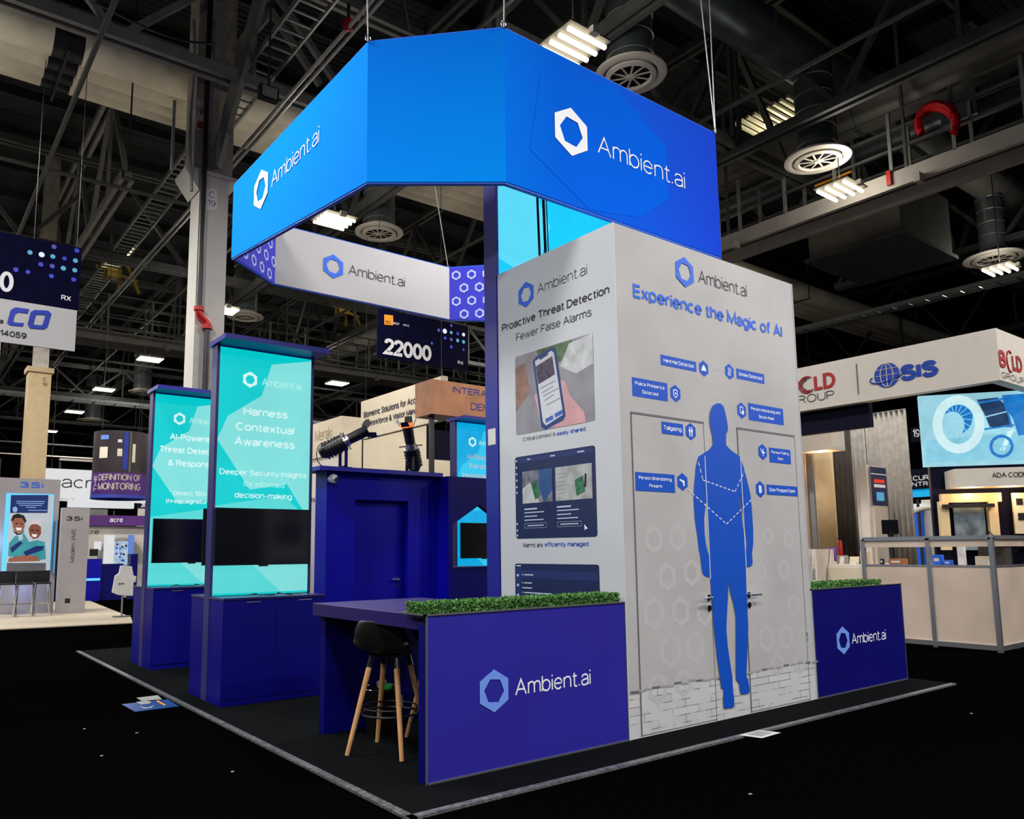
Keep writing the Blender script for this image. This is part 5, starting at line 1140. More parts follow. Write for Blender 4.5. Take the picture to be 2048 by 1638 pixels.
for k in (-.5, .5): MB().cyl((ccx+k, ccy, 4.75), (ccx+k, ccy, CZ), .006, n=5).build('wire', 'steel_dark', cs)
# small far signs
t = thing('number_sign', 'small dark sign reading 2000 with white board below, beside the cylinder sign', 'sign', (2, 30, 3))
MB().box(2.6, 2.66, 30.06, 30.12, 0, 3.2).build('post', 'steel_dark', t); wallbox(t, 'upper_board', 'navy', 274, 1002, 306, 1017, .05, y=30); wallbox(t, 'lower_board', 'booth_white', 276, 1017, 306, 1032, .05, y=30); text_px(t, '2000', (282,1014), (304,1015), (282,1006), 'logo_bright', bold=.03, lift=.01, y=30)
for i, (x0_, y0_, x1_, y1_, yy, m_, lab) in enumerate(((0,905,190,918,44,'booth_cream','long cream header far behind the left pylons'),(120,916,200,925,40,'booth_white','thin white header above the bright white hanging sign'),(176,1018,215,1032,34,'steel_light','dim stand header between the white sign and the purple header'),(0,960,10,1200,30,'pylon','grey stand wall beyond the left edge pylon'),(276,1050,300,1130,30,'booth_white','white stand wall right of the arch wall'))):
    t = thing('far_header', lab, 'stand wall', (0, yy, 0)); a0_ = at(x0_+1, y1_, y=yy); a1_ = at(x1_-1, y1_, y=yy); [MB().box(q_.x-.05, q_.x+.05, yy+.1, yy+.2, 0, q_.z+.05).build('post', 'steel_dark', t) for q_ in (a0_, a1_)]; wallbox(t, 'panel', m_, x0_, y0_, x1_, y1_, .3, y=yy)
# column C 16
c16 = thing('hall_column', 'tan column marked C 16 behind the grey pylons', 'column', (-1.2, 22.5, 0))
MB().box(-1.62, -1.02, 22.2, 22.8, 0, 7.05).build('painted_casing', 'booth_tan', c16); MB().box(-1.68, -.96, 22.14, 22.86, 6.95, 7.1).build('top_flange', 'booth_tan', c16); MB().box(-1.5, -1.1, 22.3, 22.7, 7.1, CZ).build('concrete_shaft', 'concrete', c16)
text_px(c16, 'C', (86,762), (93,762), (86,755), 'text_dark', y=22.2); text_px(c16, '16', (84,772), (95,772), (84,765), 'text_dark', y=22.2)
# hanging number signs
mk('sign_navy', (.002, .002, .018), .8, var=.3, spec=.05); mk('dot_blue', (.03, .05, .55), .4, emit=.8, var=0); mk('dot_cyan', (.10, .42, .62), .4, emit=.8, var=0); mk('dot_white', (.7, .8, 1), .4, emit=1, var=0); mk('dot_violet', (.09, .07, .45), .4, emit=.8, var=0)
def dots(par, L, r, y):
    for (a_, b_, m_, k) in L:
        c = at(a_, b_, y=y)+Vector((0, -.008, 0)); MB().slab([c+Vector((r*k*math.cos(t_*.524), 0, r*k*math.sin(t_*.524))) for t_ in range(12)], (0, -.002, 0)).build('light_dot', m_, par)
ns = thing('number_sign', 'dark hanging sign with blue dots and a numeral at the left edge', 'sign', (-3.6, 9, 5.3))
MB().box(-5.6, -2.53, 9, 9.03, 5.29, 6.31).build('board', 'sign_navy', ns)
K4 = lambda L: [(a*480/2048, 440+b*480/2048) for a, b in L]
dots(ns, [(*K4([(a_, b_)])[0], m_, k) for a_, b_, m_, k in ((460,230,'dot_violet',1),(255,278,'dot_cyan',1),(355,297,'dot_white',1.15),(450,313,'dot_cyan',1),(550,330,'dot_blue',.9),(655,262,'dot_blue',1),(643,348,'dot_cyan',1),(348,380,'dot_blue',1),(445,395,'dot_violet',1),(540,413,'dot_cyan',1.05),(637,430,'dot_cyan',1),(135,425,'dot_blue',1),(238,445,'dot_blue',.9),(438,480,'dot_blue',1),(628,510,'dot_blue',1))], .036, 9)
text_px(ns, '0', *K4([(-10,612),(108,618),(-10,435)]), 'logo_white', bold=.03, lift=.01, y=9)
text_px(ns, 'RX', *K4([(520,686),(605,692),(520,642)]), 'logo_white', bold=.02, lift=.01, y=9)
nl = thing('number_sign', 'white hanging sign with blue lettering and 14059 under the dotted sign', 'sign', (-3.6, 9, 4.6))
MB().box(-5.6, -2.55, 9, 9.03, 4.62, 5.28).build('board', 'white_fabric', nl)
mk('co_blue', (.01, .03, .38), .5, var=0)
def sl(L, m_='co_blue'): return flat(nl, 'lettering', m_, K4(L), lift=.01, y=9)
sl([(60,880),(90,770),(130,745),(250,762),(235,800),(155,790),(130,805),(112,860),(125,875),(205,880),(195,910),(85,900)]); sl([(0,850),(30,855),(25,885),(0,880)], 'text_dark')
a_, u_, n_ = frame_of(y=9)
O1 = [at(*p, y=9)+n_*.01 for p in K4([(235,890),(262,785),(295,768),(410,775),(438,800),(405,915),(375,935),(255,925)])]; O2 = [at(*p, y=9)+n_*.01 for p in K4([(285,885),(305,815),(318,808),(380,812),(385,822),(362,895),(350,900),(292,895)])]
MB().ring(O1, O2, n_*.002).build('lettering', 'co_blue', nl)
text_px(nl, '14059', *K4([(-5,995),(226,1005),(-5,945)]), 'text_dark', bold=.015, lift=.01, y=9)
for k in (-3.2, -2.6, -4.6): MB().cyl((k, 9.015, 6.31), (k, 9.015, 9.3), .006, n=5).build('wire', 'steel_dark', ns)
rs = thing('round_banner', 'curved pale banner edge under the white sign at the left edge', 'sign', (-4, 12, 4)); MB().lathe([(.5, 5.0), (.5, 6.2), (.48, 6.2), (.48, 5.0)], (-3.75, 12.4, 0), 24).build('fabric', 'white_fabric', rs, smooth=True)
# ================================================================== middle background
n2 = thing('number_sign', 'dark hanging sign reading 22000 with blue dots below the banner', 'sign', (6, 12, 6.2))
MB().box(4.55, 7.30, 12, 12.03, 6.17, 7.40).build('board', 'sign_navy', n2)
K8 = lambda L: [(440+a/3.657, 420+b/3.657) for a, b in L]
text_px(n2, '22000', *K8([(1200,1060),(1545,1105),(1200,940)]), 'logo_white', bold=.035, lift=.01, y=12)
dots(n2, [(*K8([(a_, b_)])[0], m_, k) for a_, b_, m_, k in ((1598,880,'dot_violet',.8),(1643,887,'dot_white',1.2),(1690,846,'dot_violet',.7),(1690,897,'dot_cyan',.8),(1738,905,'dot_blue',.8),(1780,912,'dot_white',.9),(1690,948,'dot_violet',.8),(1737,955,'dot_cyan',.9),(1780,965,'dot_cyan',.9),(1645,937,'dot_blue',.8),(1690,1002,'dot_blue',.8),(1548,975,'dot_blue',.7),(1780,1022,'dot_blue',.6))], .055, 12)
flat(n2, 'yellow_square', 'orange', K8([(1200,765),(1265,772),(1265,845),(1200,838)]), lift=.01, y=12)
text_px(n2, 'ISC', *K8([(1206,830),(1250,834),(1206,808)]), 'text_dark', bold=.01, lift=.014, y=12); text_px(n2, 'WEST', *K8([(1256,836),(1312,842),(1256,820)]), 'logo_white', bold=.01, lift=.012, y=12)
text_px(n2, 'ISC', *K8([(1336,848),(1386,855),(1336,834)]), 'logo_white', bold=.02, lift=.012, y=12); text_px(n2, 'RX', *K8([(1736,1128),(1778,1133),(1736,1102)]), 'logo_white', bold=.02, lift=.012, y=12)
for k in (4.6, 5.9, 7.2): MB().cyl((k, 12.015, 7.4), (k, 12.015, 10), .006, n=5).build('wire', 'steel_dark', n2)
bi = thing('hanging_sign', 'long cream hanging sign reading Biometric Solutions for Access Control', 'sign', (5, 11, 4.4))
MB().box(5, 5.15, 9.85, 13.62, 4.36, 5.36).build('face', 'booth_cream', bi)
K7 = lambda L: [(600+a/2.643, 600+b/2.643) for a, b in L]
text_px(bi, 'Biometric Solutions for Access Control', *K7([(338,620),(748,512),(338,588)]), 'text_dark', bold=.02, lift=.01, x=5)
text_px(bi, 'Workforce & Visitor Management', *K7([(364,662),(706,582),(364,632)]), 'text_dark', bold=.02, lift=.01, x=5)
for k, e_ in ((9.95, (9.2, 16, 7.6)), (13.5, (5.07, 13.5, CZ))): MB().cyl((5.07, k, 5.36), e_, .006, n=5).build('wire', 'steel_dark', bi)
ws = thing('wood_sign', 'wood-look box sign with purple INTERACTIVE DEMO lettering on a black pole', 'sign', (4.5, 8, 4))
MB().box(3.49, 5.6, 8, 8.6, 4.08, 4.76).build('board', 'wood_sign', ws)
mk('violet_text', (.13, .10, .75), .5, emit=.25, var=0)
text_px(ws, 'INTERACTIVE', *K7([(806,485),(1130,535),(806,452)]), 'violet_text', lift=.01, y=8)
text_px(ws, 'DEMO', *K7([(902,578),(1045,598),(902,540)]), 'violet_text', lift=.01, y=8)
MB().box(3.60, 3.68, 8.2, 8.28, 0, 4.08).build('pole', 'black', ws)
MB().cyl((3.75, 8.05, 4.76), (3.75, 8.05, 9.35), .006, n=5).build('wire', 'steel_dark', ws)
mk_ = thing('neighbour_stand', 'cream walled stand with tan lettering behind the blue room', 'stand', (5.5, 16, 0))
MB().box(5.5, 8.4, 15.7, 17.7, 4.27, 5.34).build('header', 'booth_cream', mk_); text_px(mk_, 'Meraki', *K7([(80,748),(168,728),(80,690)]), 'booth_tan', bold=-.01, lift=.01, x=5.5)
MB().box(5.55, 12.5, 15.8, 15.95, 0, 4.27).box(5.55, 5.7, 15.9, 17.7, 0, 4.27).build('wall_panel', 'booth_white', mk_); point('added_stand_fill', (7.6, 13.6, 4.6), 60, .3, (1, .92, .8))  # added fill lamp without a fixture, brightens the cream wall
MB().box(6.0, 9.8, 15.74, 15.8, 4.1, 4.16).build('green_led_strip', mat('led_green', (.1, .8, .12), emit=.7, var=0), mk_)
MB().box(5.5, 12.6, 15.7, 15.8, 3.75, 4.27).build('fascia', 'booth_cream', mk_)
MB().box(5.2, 5.5, 16.4, 17.6, 0, 3.0).build('info_panel', 'white_print', mk_); text_px(mk_, 'sensors', *K7([(10,1070),(80,1072),(10,1042)]), 'text_dark', bold=.02, lift=.01, x=5.2)
tag(MB().cyl((4.5, 12.6, 0), (4.5, 12.6, 4.5), .02, n=8).build('sign_post', 'black'), 'thin black post between the stage lights', 'post')
t = thing('dark_backdrop', 'dark backdrop wall above the cream stand behind the wooden sign', 'wall panel', (8.5, 16.3, 0)); MB().box(8.5, 14, 16.2, 16.3, 0, 5.3).build('panel', 'navy', t)
# ================================================================== neighbour stand on the right
hd = thing('stand_header', 'white fascia with red lettering and blue globe emblem round the right stand', 'sign', (8, 2, 3.85))
MB().box(8.0, 8.18, .17, 5.2, 3.85, 4.62).build('long_face', 'booth_white', hd); MB().box(8.0, 13, .0, .17, 3.85, 4.62).build('return_face', 'booth_white', hd)
K9 = lambda L: [(1560+a*488/1158, 640+b*488/1158) for a, b in L]
mk('bold_red', (.38, .012, .016), .5, var=0); mk('sis_blue', (.012, .05, .36), .5, var=0); mk('grey_text', (.07, .07, .08), .5, var=0)
text_px(hd, 'B', *K9([(52,345),(95,337),(52,285)]), 'bold_red', bold=.03, lift=.01, x=8)
text_px(hd, 'LD', *K9([(165,337),(265,318),(165,262)]), 'bold_red', bold=.03, lift=.01, x=8)
c = at(*K9([(128,308)])[0], x=8)
for r_, a0_, a1_ in ((.145, .9, 5.6), (.115, 1.2, 5.2), (.085, 1.6, 4.6)):
    MB().tube([(7.985, c.y-r_*math.cos(a0_+(a1_-a0_)*k/14), c.z+r_*math.sin(a0_+(a1_-a0_)*k/14)) for k in range(15)], .010, 5).build('lettering', 'bold_red' if r_ > .1 else 'grey_text', hd)
text_px(hd, 'GROUP', *K9([(42,408),(260,370),(42,370)]), 'grey_text', bold=-.005, lift=.01, x=8)
MB().box(7.985, 7.99, at(*K9([(370,300)])[0], x=8).y-.006, at(*K9([(370,300)])[0], x=8).y+.006, 3.98, 4.5).build('divider_line', 'grey_text', hd)
text_px(hd, 'SIS', *K9([(570,290),(758,268),(570,212)]), 'sis_blue', bold=.05, lift=.01, x=8)
g = at(*K9([(508,262)])[0], x=8); MB().slab([(7.99, g.y-.20*math.cos(k*.314), g.z+.20*math.sin(k*.314)) for k in range(20)], (-.002, 0, 0)).build('globe_emblem', 'sis_blue', hd)
for k in (-.10, 0, .10): MB().tube([(7.984, g.y+k*1.0*math.cos(t_), g.z+.19*math.sin(t_)) for t_ in [-1.5+.3*i for i in range(11)]], .007, 4).tube([(7.984, g.y-.18+.036*i, g.z+k) for i in range(11)], .006, 4).build('globe_line', 'booth_white', hd)
MB().tube([(7.982, g.y-.27*math.cos(t_), g.z-.02+.09*math.sin(t_+.4)) for t_ in [2.6+.25*i for i in range(15)]], .010, 5).build('orbit_line', 'sis_blue', hd)
text_px(hd, 'B', *K9([(1040,222),(1073,230),(1040,142)]), 'bold_red', bold=.03, lift=.01, y=0); text_px(hd, 'LD', *K9([(1103,240),(1150,252),(1103,165)]), 'bold_red', bold=.03, lift=.01, y=0); text_px(hd, 'GROUP', *K9([(1050,275),(1157,305),(1050,245)]), 'grey_text', lift=.01, y=0)
c = at(*K9([(1088,197)])[0], y=0); MB().tube([(c.x+.11*math.cos(.9+.33*k), -.01, c.z+.16*math.sin(.9+.33*k)) for k in range(14)], .010, 5).build('lettering', 'bold_red', hd)
inner = thing('inner_fascia', 'navy inner fascia below the white header of the right stand', 'wall panel', (9, 2, 3.3))
MB().box(8.18, 8.30, 2.0, 7, 3.45, 3.95).build('panel', 'navy', inner); MB().box(8.3, 12, 4.9, 5.0, 3.2, 3.9).build('panel', 'navy', inner)
text_px(inner, 'COMMAND: SECURITY SOFTWARE UNIFIED', (1560, 833), (1681, 852), (1560, 828), 'logo_white', bold=.02, lift=.01, y=4.9)
# angled media wall
NV = Vector((-.79, -.61, 0)).normalized(); A0v = at(1838, 860, x=8.6); PLW = (A0v, NV)
mw = thing('media_wall', 'navy wall with big wheelchair video screen in the right stand', 'wall panel', (A0v.x, A0v.y, 0))
wallbox(mw, 'wall', 'navy', 1848, 797, 2150, 1100, .12, z0=0, pl=PLW)
PL2 = (A0v+NV*.06, NV)
M['scr_base'] = mat('screen_pale', (.34, .68, .80), emit=.85, var=.25, scale=1.6); mk('scr_wheel', (.62, .86, .90), emit=.95, var=.05); mk('scr_blue', (.01, .20, .62), emit=.9, var=.2); mk('scr_dark', (.02, .06, .16), emit=.7, var=.3); mk('scr_spoke', (.35, .75, .95), emit=.95, var=0); mk('scr_floor', (.25, .62, .78), emit=.9, var=.1)
wallbox(mw, 'video_screen', 'scr_base', 1837, 792, 2150, 924, .08, pl=PL2)
KW3 = lambda L: [(1720+a*328/1492, 740+b*328/1492) for a, b in L]
def SP(name, m_, L, l): return flat3(mw, name, m_, [at(*p, pl=PL2)+NV*l for p in KW3(L)])
SP('screen_image', 'scr_floor', [(600,640),(1492,560),(1492,815),(600,845)], .004)
SP('screen_image', 'scr_blue', [(1290,230),(1492,215),(1492,590),(1440,600),(1390,440),(1310,330)], .006)
SP('screen_image', 'scr_dark', [(1060,270),(1250,250),(1330,330),(1390,520),(1180,520),(1130,400)], .005)
for a_, b_, w in (((1080,300),(1490,230),14),((1300,260),(1380,520),12),((1130,540),(1400,500),12),((1130,430),(1330,380),8),((1340,330),(1480,370),14)):
    p, q = [at(*k, pl=PL2)+NV*.012 for k in KW3([a_, b_])]; MB().beam(p, q, w*.0022, .006, up=NV).build('screen_image', 'scr_blue' if w > 10 else 'scr_spoke', mw)
def ell(cx, cy, rx, ry, k0=0, n=28): return [(cx+rx*math.cos(k*2*math.pi/n), cy+ry*math.sin(k*2*math.pi/n)) for k in range(n)]
def ringscr(c, ro, ri, m_, l): MB().ring([at(*p, pl=PL2)+NV*l for p in KW3(ell(*c, *ro))], [at(*p, pl=PL2)+NV*l for p in KW3(ell(*c, *ri))], NV*.003).build('screen_image', m_, mw)
SP('screen_image', 'scr_blue', ell(880, 420, 145, 165), .006); SP('screen_image', 'scr_base', ell(840, 500, 110, 120), .007)
ringscr((895, 495), (235, 265), (150, 180), 'scr_wheel', .009)
for k in range(16):
    a_ = k*math.pi/8; p, q = [at(*z, pl=PL2)+NV*.012 for z in KW3([(865+20*math.cos(a_), 440+20*math.sin(a_)), (880+150*math.cos(a_), 455+175*math.sin(a_))])]; MB().beam(p, q, .008, .004, up=NV).build('screen_spoke', 'scr_spoke', mw)
ringscr((1285, 695), (110, 105), (82, 78), 'scr_blue', .009); SP('screen_image', 'scr_wheel', [(1340,560),(1400,540),(1310,740),(1270,730)], .011)
for k in range(5):
    a_ = k*1.257; p, q = [at(*z, pl=PL2)+NV*.012 for z in KW3([(1285, 695), (1285+85*math.cos(a_), 695+80*math.sin(a_))])]; MB().beam(p, q, .02, .004, up=NV).build('screen_spoke', 'scr_floor', mw)
# canopy with downlights
cp = thing('canopy', 'white canopy lettered ADA CODE with round downlights under the screen', 'canopy', at(1950, 955, pl=(A0v+NV*.5, NV)))
PL3 = (A0v+NV*.55, NV); wallbox(cp, 'fascia', 'booth_white', 1908, 938, 2150, 968, .5, pl=PL3)
text_px(cp, 'ADA CODE COMPLIANT', *KW3([(1200,975),(1900,965),(1200,930)]), 'text_dark', bold=.01, lift=.01, pl=PL3)
for px_ in (1941, 2022):
    c = at(px_, 966, pl=(A0v+NV*.40, NV)); MB().cyl(c, c+Vector((0, 0, .02)), .07, n=16).build('downlight', 'lamp_far', cp); point('downlight', c-Vector((0, 0, .12)), 11, .05, (1, .62, .32))
# door display frames
df = thing('door_display', 'pale wooden door frame display with black closer under the canopy', 'display', at(1940, 1020, pl=PLW))
PL4 = (A0v+NV*.25, NV)
mk('pale_wood', (.62, .48, .27), .5, var=.08); mk('view_beyond', (.12, .16, .19), .5, var=.6, scale=6)
for r_ in ((1882,988,2004,1003),(1878,1003,1905,1100),(1976,1003,2004,1100)): wallbox(df, 'frame_member', 'pale_wood', *r_, .12, pl=PL4)
wallbox(df, 'closer_arm', 'black', 1885, 1009, 1990, 1014, .05, pl=(A0v+NV*.32, NV)); wallbox(df, 'glass_view', 'view_beyond', 1905, 1003, 1976, 1100, .01, pl=(A0v+NV*.2, NV))
wallbox(df, 'samples_board', 'booth_cream', 2024, 986, 2150, 1066, .05, pl=PL4)
for r_ in ((2032,997,2046,1009),(2036,1026,2050,1040)): wallbox(df, 'sample_photo', 'black', *r_, .01, pl=(A0v+NV*.262, NV))
# glass counter
gc = thing('glass_counter', 'frosted glass reception counter with grey metal frame at right', 'counter', (7.9, 1.5, 0))
gx = 7.85; ys = [at(1727, 1100, x=gx).y, at(1857, 1100, x=gx).y, .26]
ZT, ZM = 1.60, 1.19
for y in ys: MB().box(gx-.03, gx+.03, y-.03, y+.03, 0, ZT).build('post', 'alu', gc)
for x in (9.4, 11): MB().box(x-.03, x+.03, .23, .29, 0, ZT).build('post', 'alu', gc)
ztp = ZT
for z, w in ((ZT, .03), (ZM, .015), (.06, .035)):
    MB().box(gx-w, gx+w, ys[2], ys[0], z-w, z+w).build('rail', 'alu', gc); MB().box(gx, 12, .26-w, .26+w, z-w, z+w).build('rail', 'alu', gc)
for a_, b_ in ((ys[1], ys[0]), (ys[2], ys[1])):
    MB().box(gx-.008, gx+.008, a_+.03, b_-.03, .09, ZM-.02).build('frosted_panel', 'frost', gc); MB().box(gx-.008, gx+.008, a_+.03, b_-.03, ZT-.13, ZT-.03).build('frosted_panel', 'frost', gc)
for a_, b_ in ((gx, 9.4), (9.4, 11)): MB().box(a_+.03, b_-.03, .252, .268, .09, ZM-.02).build('frosted_panel', 'frost', gc); MB().box(a_+.03, b_-.03, .252, .268, ZT-.13, ZT-.03).build('frosted_panel', 'frost', gc)
mk('glass', (.9, .95, .95), .03, trans=1, var=0)
MB().box(gx+.03, 8.5, ys[2], ys[0]+1.6, ZM-.04, ZM).build('worktop', 'booth_white', gc); MB().box(8.5, 8.52, ys[2], ys[0]+1.6, 0, ZM-.04).build('back_panel', 'booth_white', gc)
MB().box(gx+.01, gx+.03, ys[0]+.05, ys[0]+1.6, 0, ZM-.04).build('front_panel', 'booth_cream', gc)
# things on the counter and behind it
items = [((1735,1168),.10,.16,.22,'booth_cream','leaning cream booklet on the glass counter, leftmost','booklet'),((1768,1168),.05,.05,.10,'black','small black gadget on the glass counter','gadget'),((1800,1166),.22,.18,.10,'orange','small orange-brown box on the glass counter','box'),((1785,1166),.14,.1,.03,'logo_bright','bright white pad lying on the glass counter','pad'),((1880,1160),.12,.12,.16,'logo_blue','blue printed box on the glass counter','box'),((1900,1160),.10,.1,.08,'logo_blue','low blue box on the glass counter','box'),((1928,1162),.09,.09,.30,'logo_white','white bottle-like stand on the glass counter','stand'),((1972,1160),.2,.12,.14,'booth_cream','cream device with black handle on the glass counter','device')]
mk('orange_box', (.30, .12, .04), .5, var=.1)
for (p, w, d_, h, m_, lab, cat) in items:
    c = at(*p, x=8.12); t = thing(lab.split()[1 if cat in ('booklet',) else 0] and cat.replace('-', '_')+'_item', lab, cat, (8.12, c.y, ZM))
    MB().box(8.12-d_/2, 8.12+d_/2, c.y-w/2, c.y+w/2, ZM, ZM+h).build('body', 'orange_box' if 'brown' in lab else m_, t, bevel=.008); MB().box(8.12-d_/2-.003, 8.12-d_/2, c.y-w*.3, c.y+w*.3, ZM+h*.4, ZM+h*.7).build('front_label', 'paper', t)
b_ = at(2033, 1110, x=8.6); t = thing('handbag', 'dark brown bag behind the right end of the glass counter', 'bag', (8.6, -.2, ZM)); MB().box(8.3, 8.6, b_.y-.2+.25, b_.y+.15+.25, ZM, ZM+.36).build('body', 'drape_dark', t, bevel=.03); MB().tube([(8.45, b_.y+.1+.25, ZM+.34), (8.45, b_.y+.02+.25, ZM+.5), (8.45, b_.y-.1+.25, ZM+.34)], .012, 6).build('strap', 'black', t)
# white pedestal with touch screen
pe = thing('info_pedestal', 'white pedestal with a small lit touch panel before grey drapes', 'display', at(1750, 1000, x=9.6))
wallbox(pe, 'side_face', 'booth_white', 1716, 931, 1742, 1068, .4, z0=0, x=9.3); wallbox(pe, 'front_face', 'booth_white', 1742, 931, 1779, 1068, .3, z0=0, y=at(1742, 1000, x=9.3).y)
yp = at(1742, 1000, x=9.3).y-.01
mk('panel_dark', (.03, .035, .09), emit=.5, var=.3); mk('panel_red', (.75, .04, .02), emit=.9, var=0)
wallbox(pe, 'touch_panel', 'panel_dark', 1741, 933, 1777, 1012, .01, y=yp); wallbox(pe, 'panel_graphic', 'logo_white', 1742, 946, 1773, 951, .003, y=yp-.004); wallbox(pe, 'panel_graphic', 'panel_red', 1748, 958, 1769, 967, .003, y=yp-.004); wallbox(pe, 'panel_graphic', 'logo_white', 1748, 968, 1771, 976, .003, y=yp-.004); wallbox(pe, 'panel_graphic', 'dot_cyan', 1753, 984, 1769, 1002, .003, y=yp-.004)
mn = thing('desk_monitor', 'black desk monitor beside the white pedestal', 'monitor', at(1782, 1055, x=9)); wallbox(mn, 'screen', 'tv', 1763, 1040, 1798, 1068, .03, pl=(at(1780, 1055, x=8.6), Vector((-.8, -.6, 0)))); c = at(1780, 1066, x=8.6); MB().box(c.x, c.x+.08, c.y-.02, c.y+.04, ZM, c.z+.05).build('stand_neck', 'black', mn); MB().box(c.x-.08, c.x+.12, c.y-.1, c.y+.1, ZM, ZM+.012).build('foot', 'black', mn)
# drapes
def drape(px0, px1, x, z1, m_, lab, amp=.03, wl=.10):
    a_, b_ = at(px0, 950, x=x), at(px1, 950, x=x); t = thing('drape', lab, 'curtain', (x, (a_.y+b_.y)/2, 0)); n = max(8, int(abs(a_.y-b_.y)/wl)*6); mb = MB(); vs = []
    for i in range(n+1):
        y = a_.y+(b_.y-a_.y)*i/n; dx = amp*math.sin(i*math.pi/3)
        vs += [(x+dx, y, 0), (x+dx*.8, y, z1)]
    mb.add(vs, [(2*i, 2*i+2, 2*i+3, 2*i+1) for i in range(n)]); o = mb.build('cloth', m_, t, smooth=True); so = o.modifiers.new('solid', 'SOLIDIFY'); so.thickness = .01
    MB().cyl((x, a_.y, z1), (x, b_.y, z1), .02, n=8).build('rail', 'alu', t)
drape(1705, 1735, 12.0, 4.2, 'drape', 'olive grey pleated curtain strip left of the pedestal'); drape(1737, 1822, 12.6, 4.4, 'drape', 'wide grey pleated curtain behind the pedestal')
drape(1665, 1706, 11.4, 4.2, 'drape_dark', 'dark brown curtain left of the grey curtains', .015); drape(1628, 1668, 11.2, 3.6, 'booth_tan', 'tan fabric wall strip beside the dark curtain', .006, .3)
sw = thing('stand_canopy', 'small white canopy with warm downlight beside the white tower', 'canopy', at(1630, 880, x=10))
wallbox(sw, 'fascia', 'booth_white', 1560, 868, 1664, 898, .5, x=10); c = at(1641, 899, x=10.2); MB().cyl(c, c+Vector((0, 0, .02)), .07, n=16).build('downlight', 'lamp_far', sw); point('downlight', c-Vector((0, 0, .15)), 14, .05, (1, .6, .3))
t = thing('glass_cabinet', 'tall glazed cabinet beneath the small white canopy', 'cabinet', at(1610, 1000, x=10.3)); wallbox(t, 'back', 'booth_tan', 1560, 898, 1632, 1120, .05, z0=0, x=10.45); wallbox(t, 'door', 'frost', 1590, 898, 1622, 1110, .02, z0=.3, x=10.3); wallbox(t, 'door_rail', 'alu', 1623, 898, 1627, 1110, .04, z0=0, x=10.3)
t = thing('fire_extinguisher', 'red fire extinguisher at the foot of the tan wall strip', 'extinguisher', at(1681, 1090, x=10.8)); c = at(1681, 1095, x=10.8); MB().lathe([(0, -.16), (.04, -.15), (.04, .10), (.02, .14), (.012, .17)], c, 14).build('cylinder', 'red', t, smooth=True); MB().box(c.x-.02, c.x+.02, c.y-.04, c.y+.04, c.z+.16, c.z+.19).build('handle', 'black', t); MB().box(c.x-.1, c.x+.1, c.y-.1, c.y+.1, 0, c.z-.16).build('plinth', 'booth_cream', t)
# literature table behind the right hedge
lt = thing('literature_table', 'cream table with leaflets behind the right planter hedge', 'table', (8.1, 4, 0))
lc = [at(1655, 1168, x=8.2), at(1722, 1165, x=8.2)]; MB().box(7.9, 8.7, lc[1].y-.1, lc[0].y+.6, .98, 1.02).build('tabletop', 'booth_cream', lt)
for dy in (lc[1].y, lc[0].y+.5): MB().box(8.0, 8.6, dy-.03, dy+.03, 0, .98).build('leg_panel', 'booth_cream', lt)
MB().box(7.93, 7.96, lc[1].y, lc[0].y+.5, .6, .98).build('apron', 'booth_cream', lt)
for i, (px_, w, h, m_, lab) in enumerate(((1661, .16, .46, 'purple', 'tall dark purple leaflet stand on the cream table'), (1680, .07, .30, 'paper', 'slim white leaflet holder next to the purple stand'), (1705, .16, .30, 'booth_cream', 'cream leaflet holder leaning near the glass counter'), (1665, .05, .22, 'booth_cream', 'small cream bottle before the purple stand'))):
    c = at(px_, 1130, x=8.25-.15*(i == 3)); t = thing('leaflet_stand', lab, 'stand', (8.2, c.y, 1.02)); xx = 8.25-.15*(i == 3)
    MB().slab([(xx, c.y-w/2, 1.02), (xx, c.y+w/2, 1.02), (xx+.08, c.y+w/2, 1.02+h), (xx+.08, c.y-w/2, 1.02+h)], (.02, 0, 0)).build('board', m_, t); MB().box(xx-.03, xx+.06, c.y-w/2, c.y+w/2, 1.02, 1.03).build('foot', 'alu', t); MB().slab([(xx+.015, c.y-w*.3, 1.02+h*.3), (xx+.015, c.y+w*.3, 1.02+h*.3), (xx+.048, c.y+w*.3, 1.02+h*.7), (xx+.048, c.y-w*.3, 1.02+h*.7)], (-.01, 0, 0)).build('print_block', 'paper', t)
mg = thing('magazine_rack', 'white brochure rack between the white tower and the purple stand', 'rack', at(1618, 1150, x=7.5)); a_ = at(1600, 1150, x=7.6); b_ = at(1638, 1150, x=7.6)
for k in range(4):
    MB().slab([(7.6+.1*k, b_.y, .35+.28*k), (7.6+.1*k, a_.y, .35+.28*k), (7.66+.1*k, a_.y, .60+.28*k), (7.66+.1*k, b_.y, .60+.28*k)], (.02, 0, 0)).build('tier', 'booth_white', mg)
    MB().slab([(7.595+.1*k, b_.y+.1, .40+.28*k), (7.595+.1*k, a_.y-.1, .40+.28*k), (7.635+.1*k, a_.y-.1, .56+.28*k), (7.635+.1*k, b_.y+.1, .56+.28*k)], (-.004, 0, 0)).build('brochure', 'paper_dim', mg)
MB().box(7.55, 8.1, b_.y, b_.y+.03, 0, 1.45).box(7.55, 8.1, a_.y-.03, a_.y, 0, 1.45).build('side_frame', 'booth_white', mg)
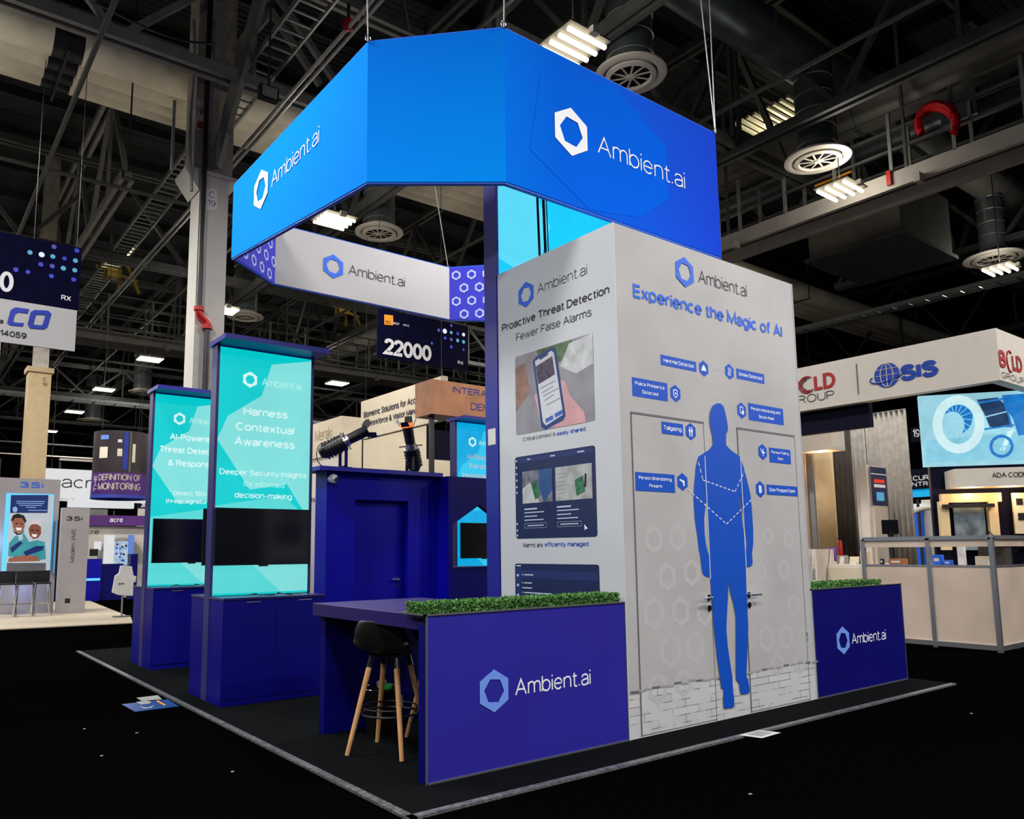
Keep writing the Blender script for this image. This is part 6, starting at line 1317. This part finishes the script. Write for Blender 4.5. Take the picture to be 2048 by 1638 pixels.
# sign fragments seen between the curtains and the media wall
fs_ = thing('far_sign', 'black far sign with pixel lettering seen between curtain and video wall', 'sign', at(1840, 970, x=22)); MB().box(20.1, 20.16, at(1830, 960, x=20).y, at(1830, 960, x=20).y+.06, 0, 2.9).build('post', 'steel_dark', fs_); wallbox(fs_, 'board', 'navy', 1812, 940, 1870, 980, .1, x=20); wallbox(fs_, 'stripe', 'k3_cyan', 1812, 980, 1870, 992, .1, x=20)
text_px(fs_, 'SECURITY', (1806,960), (1885,961), (1806,950), 'logo_white', bold=.02, lift=.01, x=20); text_px(fs_, 'CENTRAL', (1802,972), (1880,973), (1802,963), 'logo_white', bold=.02, lift=.01, x=20)
fa = thing('far_arch', 'pale arch of a distant stand under the pixel lettered sign', 'arch', at(1860, 1060, x=18)); c = at(1866, 1085, x=18)
MB().tube([(18, c.y-.95*math.cos(k*.157), c.z+.95*math.sin(k*.157)) for k in range(21)], .07, 8).build('arch_tube', 'booth_white', fa, smooth=True); MB().box(17.9, 18.1, c.y+.88, c.y+1.02, 0, c.z).box(17.9, 18.1, c.y-1.02, c.y-.88, 0, c.z).build('arch_leg', 'booth_white', fa)
fn = thing('far_sign', 'tiny hanging number board left of the video screen', 'sign', at(1858, 865, x=26)); MB().cyl((26.02, at(1850, 860, x=26).y, 5.5), (26.02, at(1850, 860, x=26).y, CZ), .01, n=5).build('wire', 'steel_dark', fn); wallbox(fn, 'board', 'navy', 1820, 855, 1880, 878, .05, x=26); text_px(fn, '19', (1826,874), (1840,875), (1826,858), 'logo_white', bold=.02, lift=.01, x=26)
for i, (px_, py_) in enumerate(((1838, 917), (1832, 950))): pass
fb = thing('far_stand', 'blue and white distant stand low behind the pixel lettered sign', 'stand', at(1840, 1030, x=24)); wallbox(fb, 'blue_panel', 'logo_blue', 1818, 1015, 1842, 1060, .3, z0=0, x=24); wallbox(fb, 'lit_panel', 'booth_white_glow', 1822, 1008, 1848, 1018, .3, x=23.9); wallbox(fb, 'white_panel', 'booth_white', 1842, 1000, 1870, 1062, .3, z0=0, x=24.4)
point('counter_glow', (9.0, 1.6, 2.6), 22, .4, (1, .72, .5)); point('counter_glow', (9.4, 3.6, 2.6), 16, .4, (1, .7, .48)); point('counter_glow', (8.15, 2.0, .6), 5, .2, (1, .66, .42)); point('counter_glow', (8.15, .9, .6), 5, .2, (1, .66, .42))
#

# ================================================================== groups of repeats
GR = {'high_bay_lamp': 'high-bay lamps under the roof', 'ceiling_diffuser': 'round ceiling vents', 'roof_truss': 'roof trusses running away', 'cross_truss': 'roof trusses crossing the hall', 'low_truss': 'low trusses in the distance',
      'media_kiosk': 'glowing media towers on the booth', 'counter_cabinet': 'blue cabinets under the media towers', 'television': 'black televisions', 'planter_box': 'blue planter boxes', 'hedge': 'artificial hedges', 'drape': 'pleated curtains',
      'number_sign': 'hanging number signs', 'banner_cable': 'cables lifting the banner', 'rigging_cable': 'cables before the cyan face', 'catwalk': 'catwalks under the roof', 'air_duct': 'air ducts', 'sprinkler_pipe': 'thin pipes under the roof', 'conduit': 'conduits crossing the hall',
      'hall_column': 'hall columns', 'column_brace': 'braces at the column head', 'stage_light': 'stage lights on the blue room', 'floor_speck': 'crumbs on the black floor', 'display_pylon': 'grey display pylons', 'yellow_hoist': 'yellow lift baskets', 'leaflet_stand': 'leaflet stands on the cream table', 'cable_ladder': 'cable ladders', 'flood_light': 'flood lights on the trusses', 'power_cable': 'cables left on the counters', 'far_header': 'distant stand walls'}
for o in list(COL.objects):
    k = o.name.split('.')[0]
    if o.parent is None and k in GR and 'category' in o and 'group' not in o: o['group'] = GR[k]
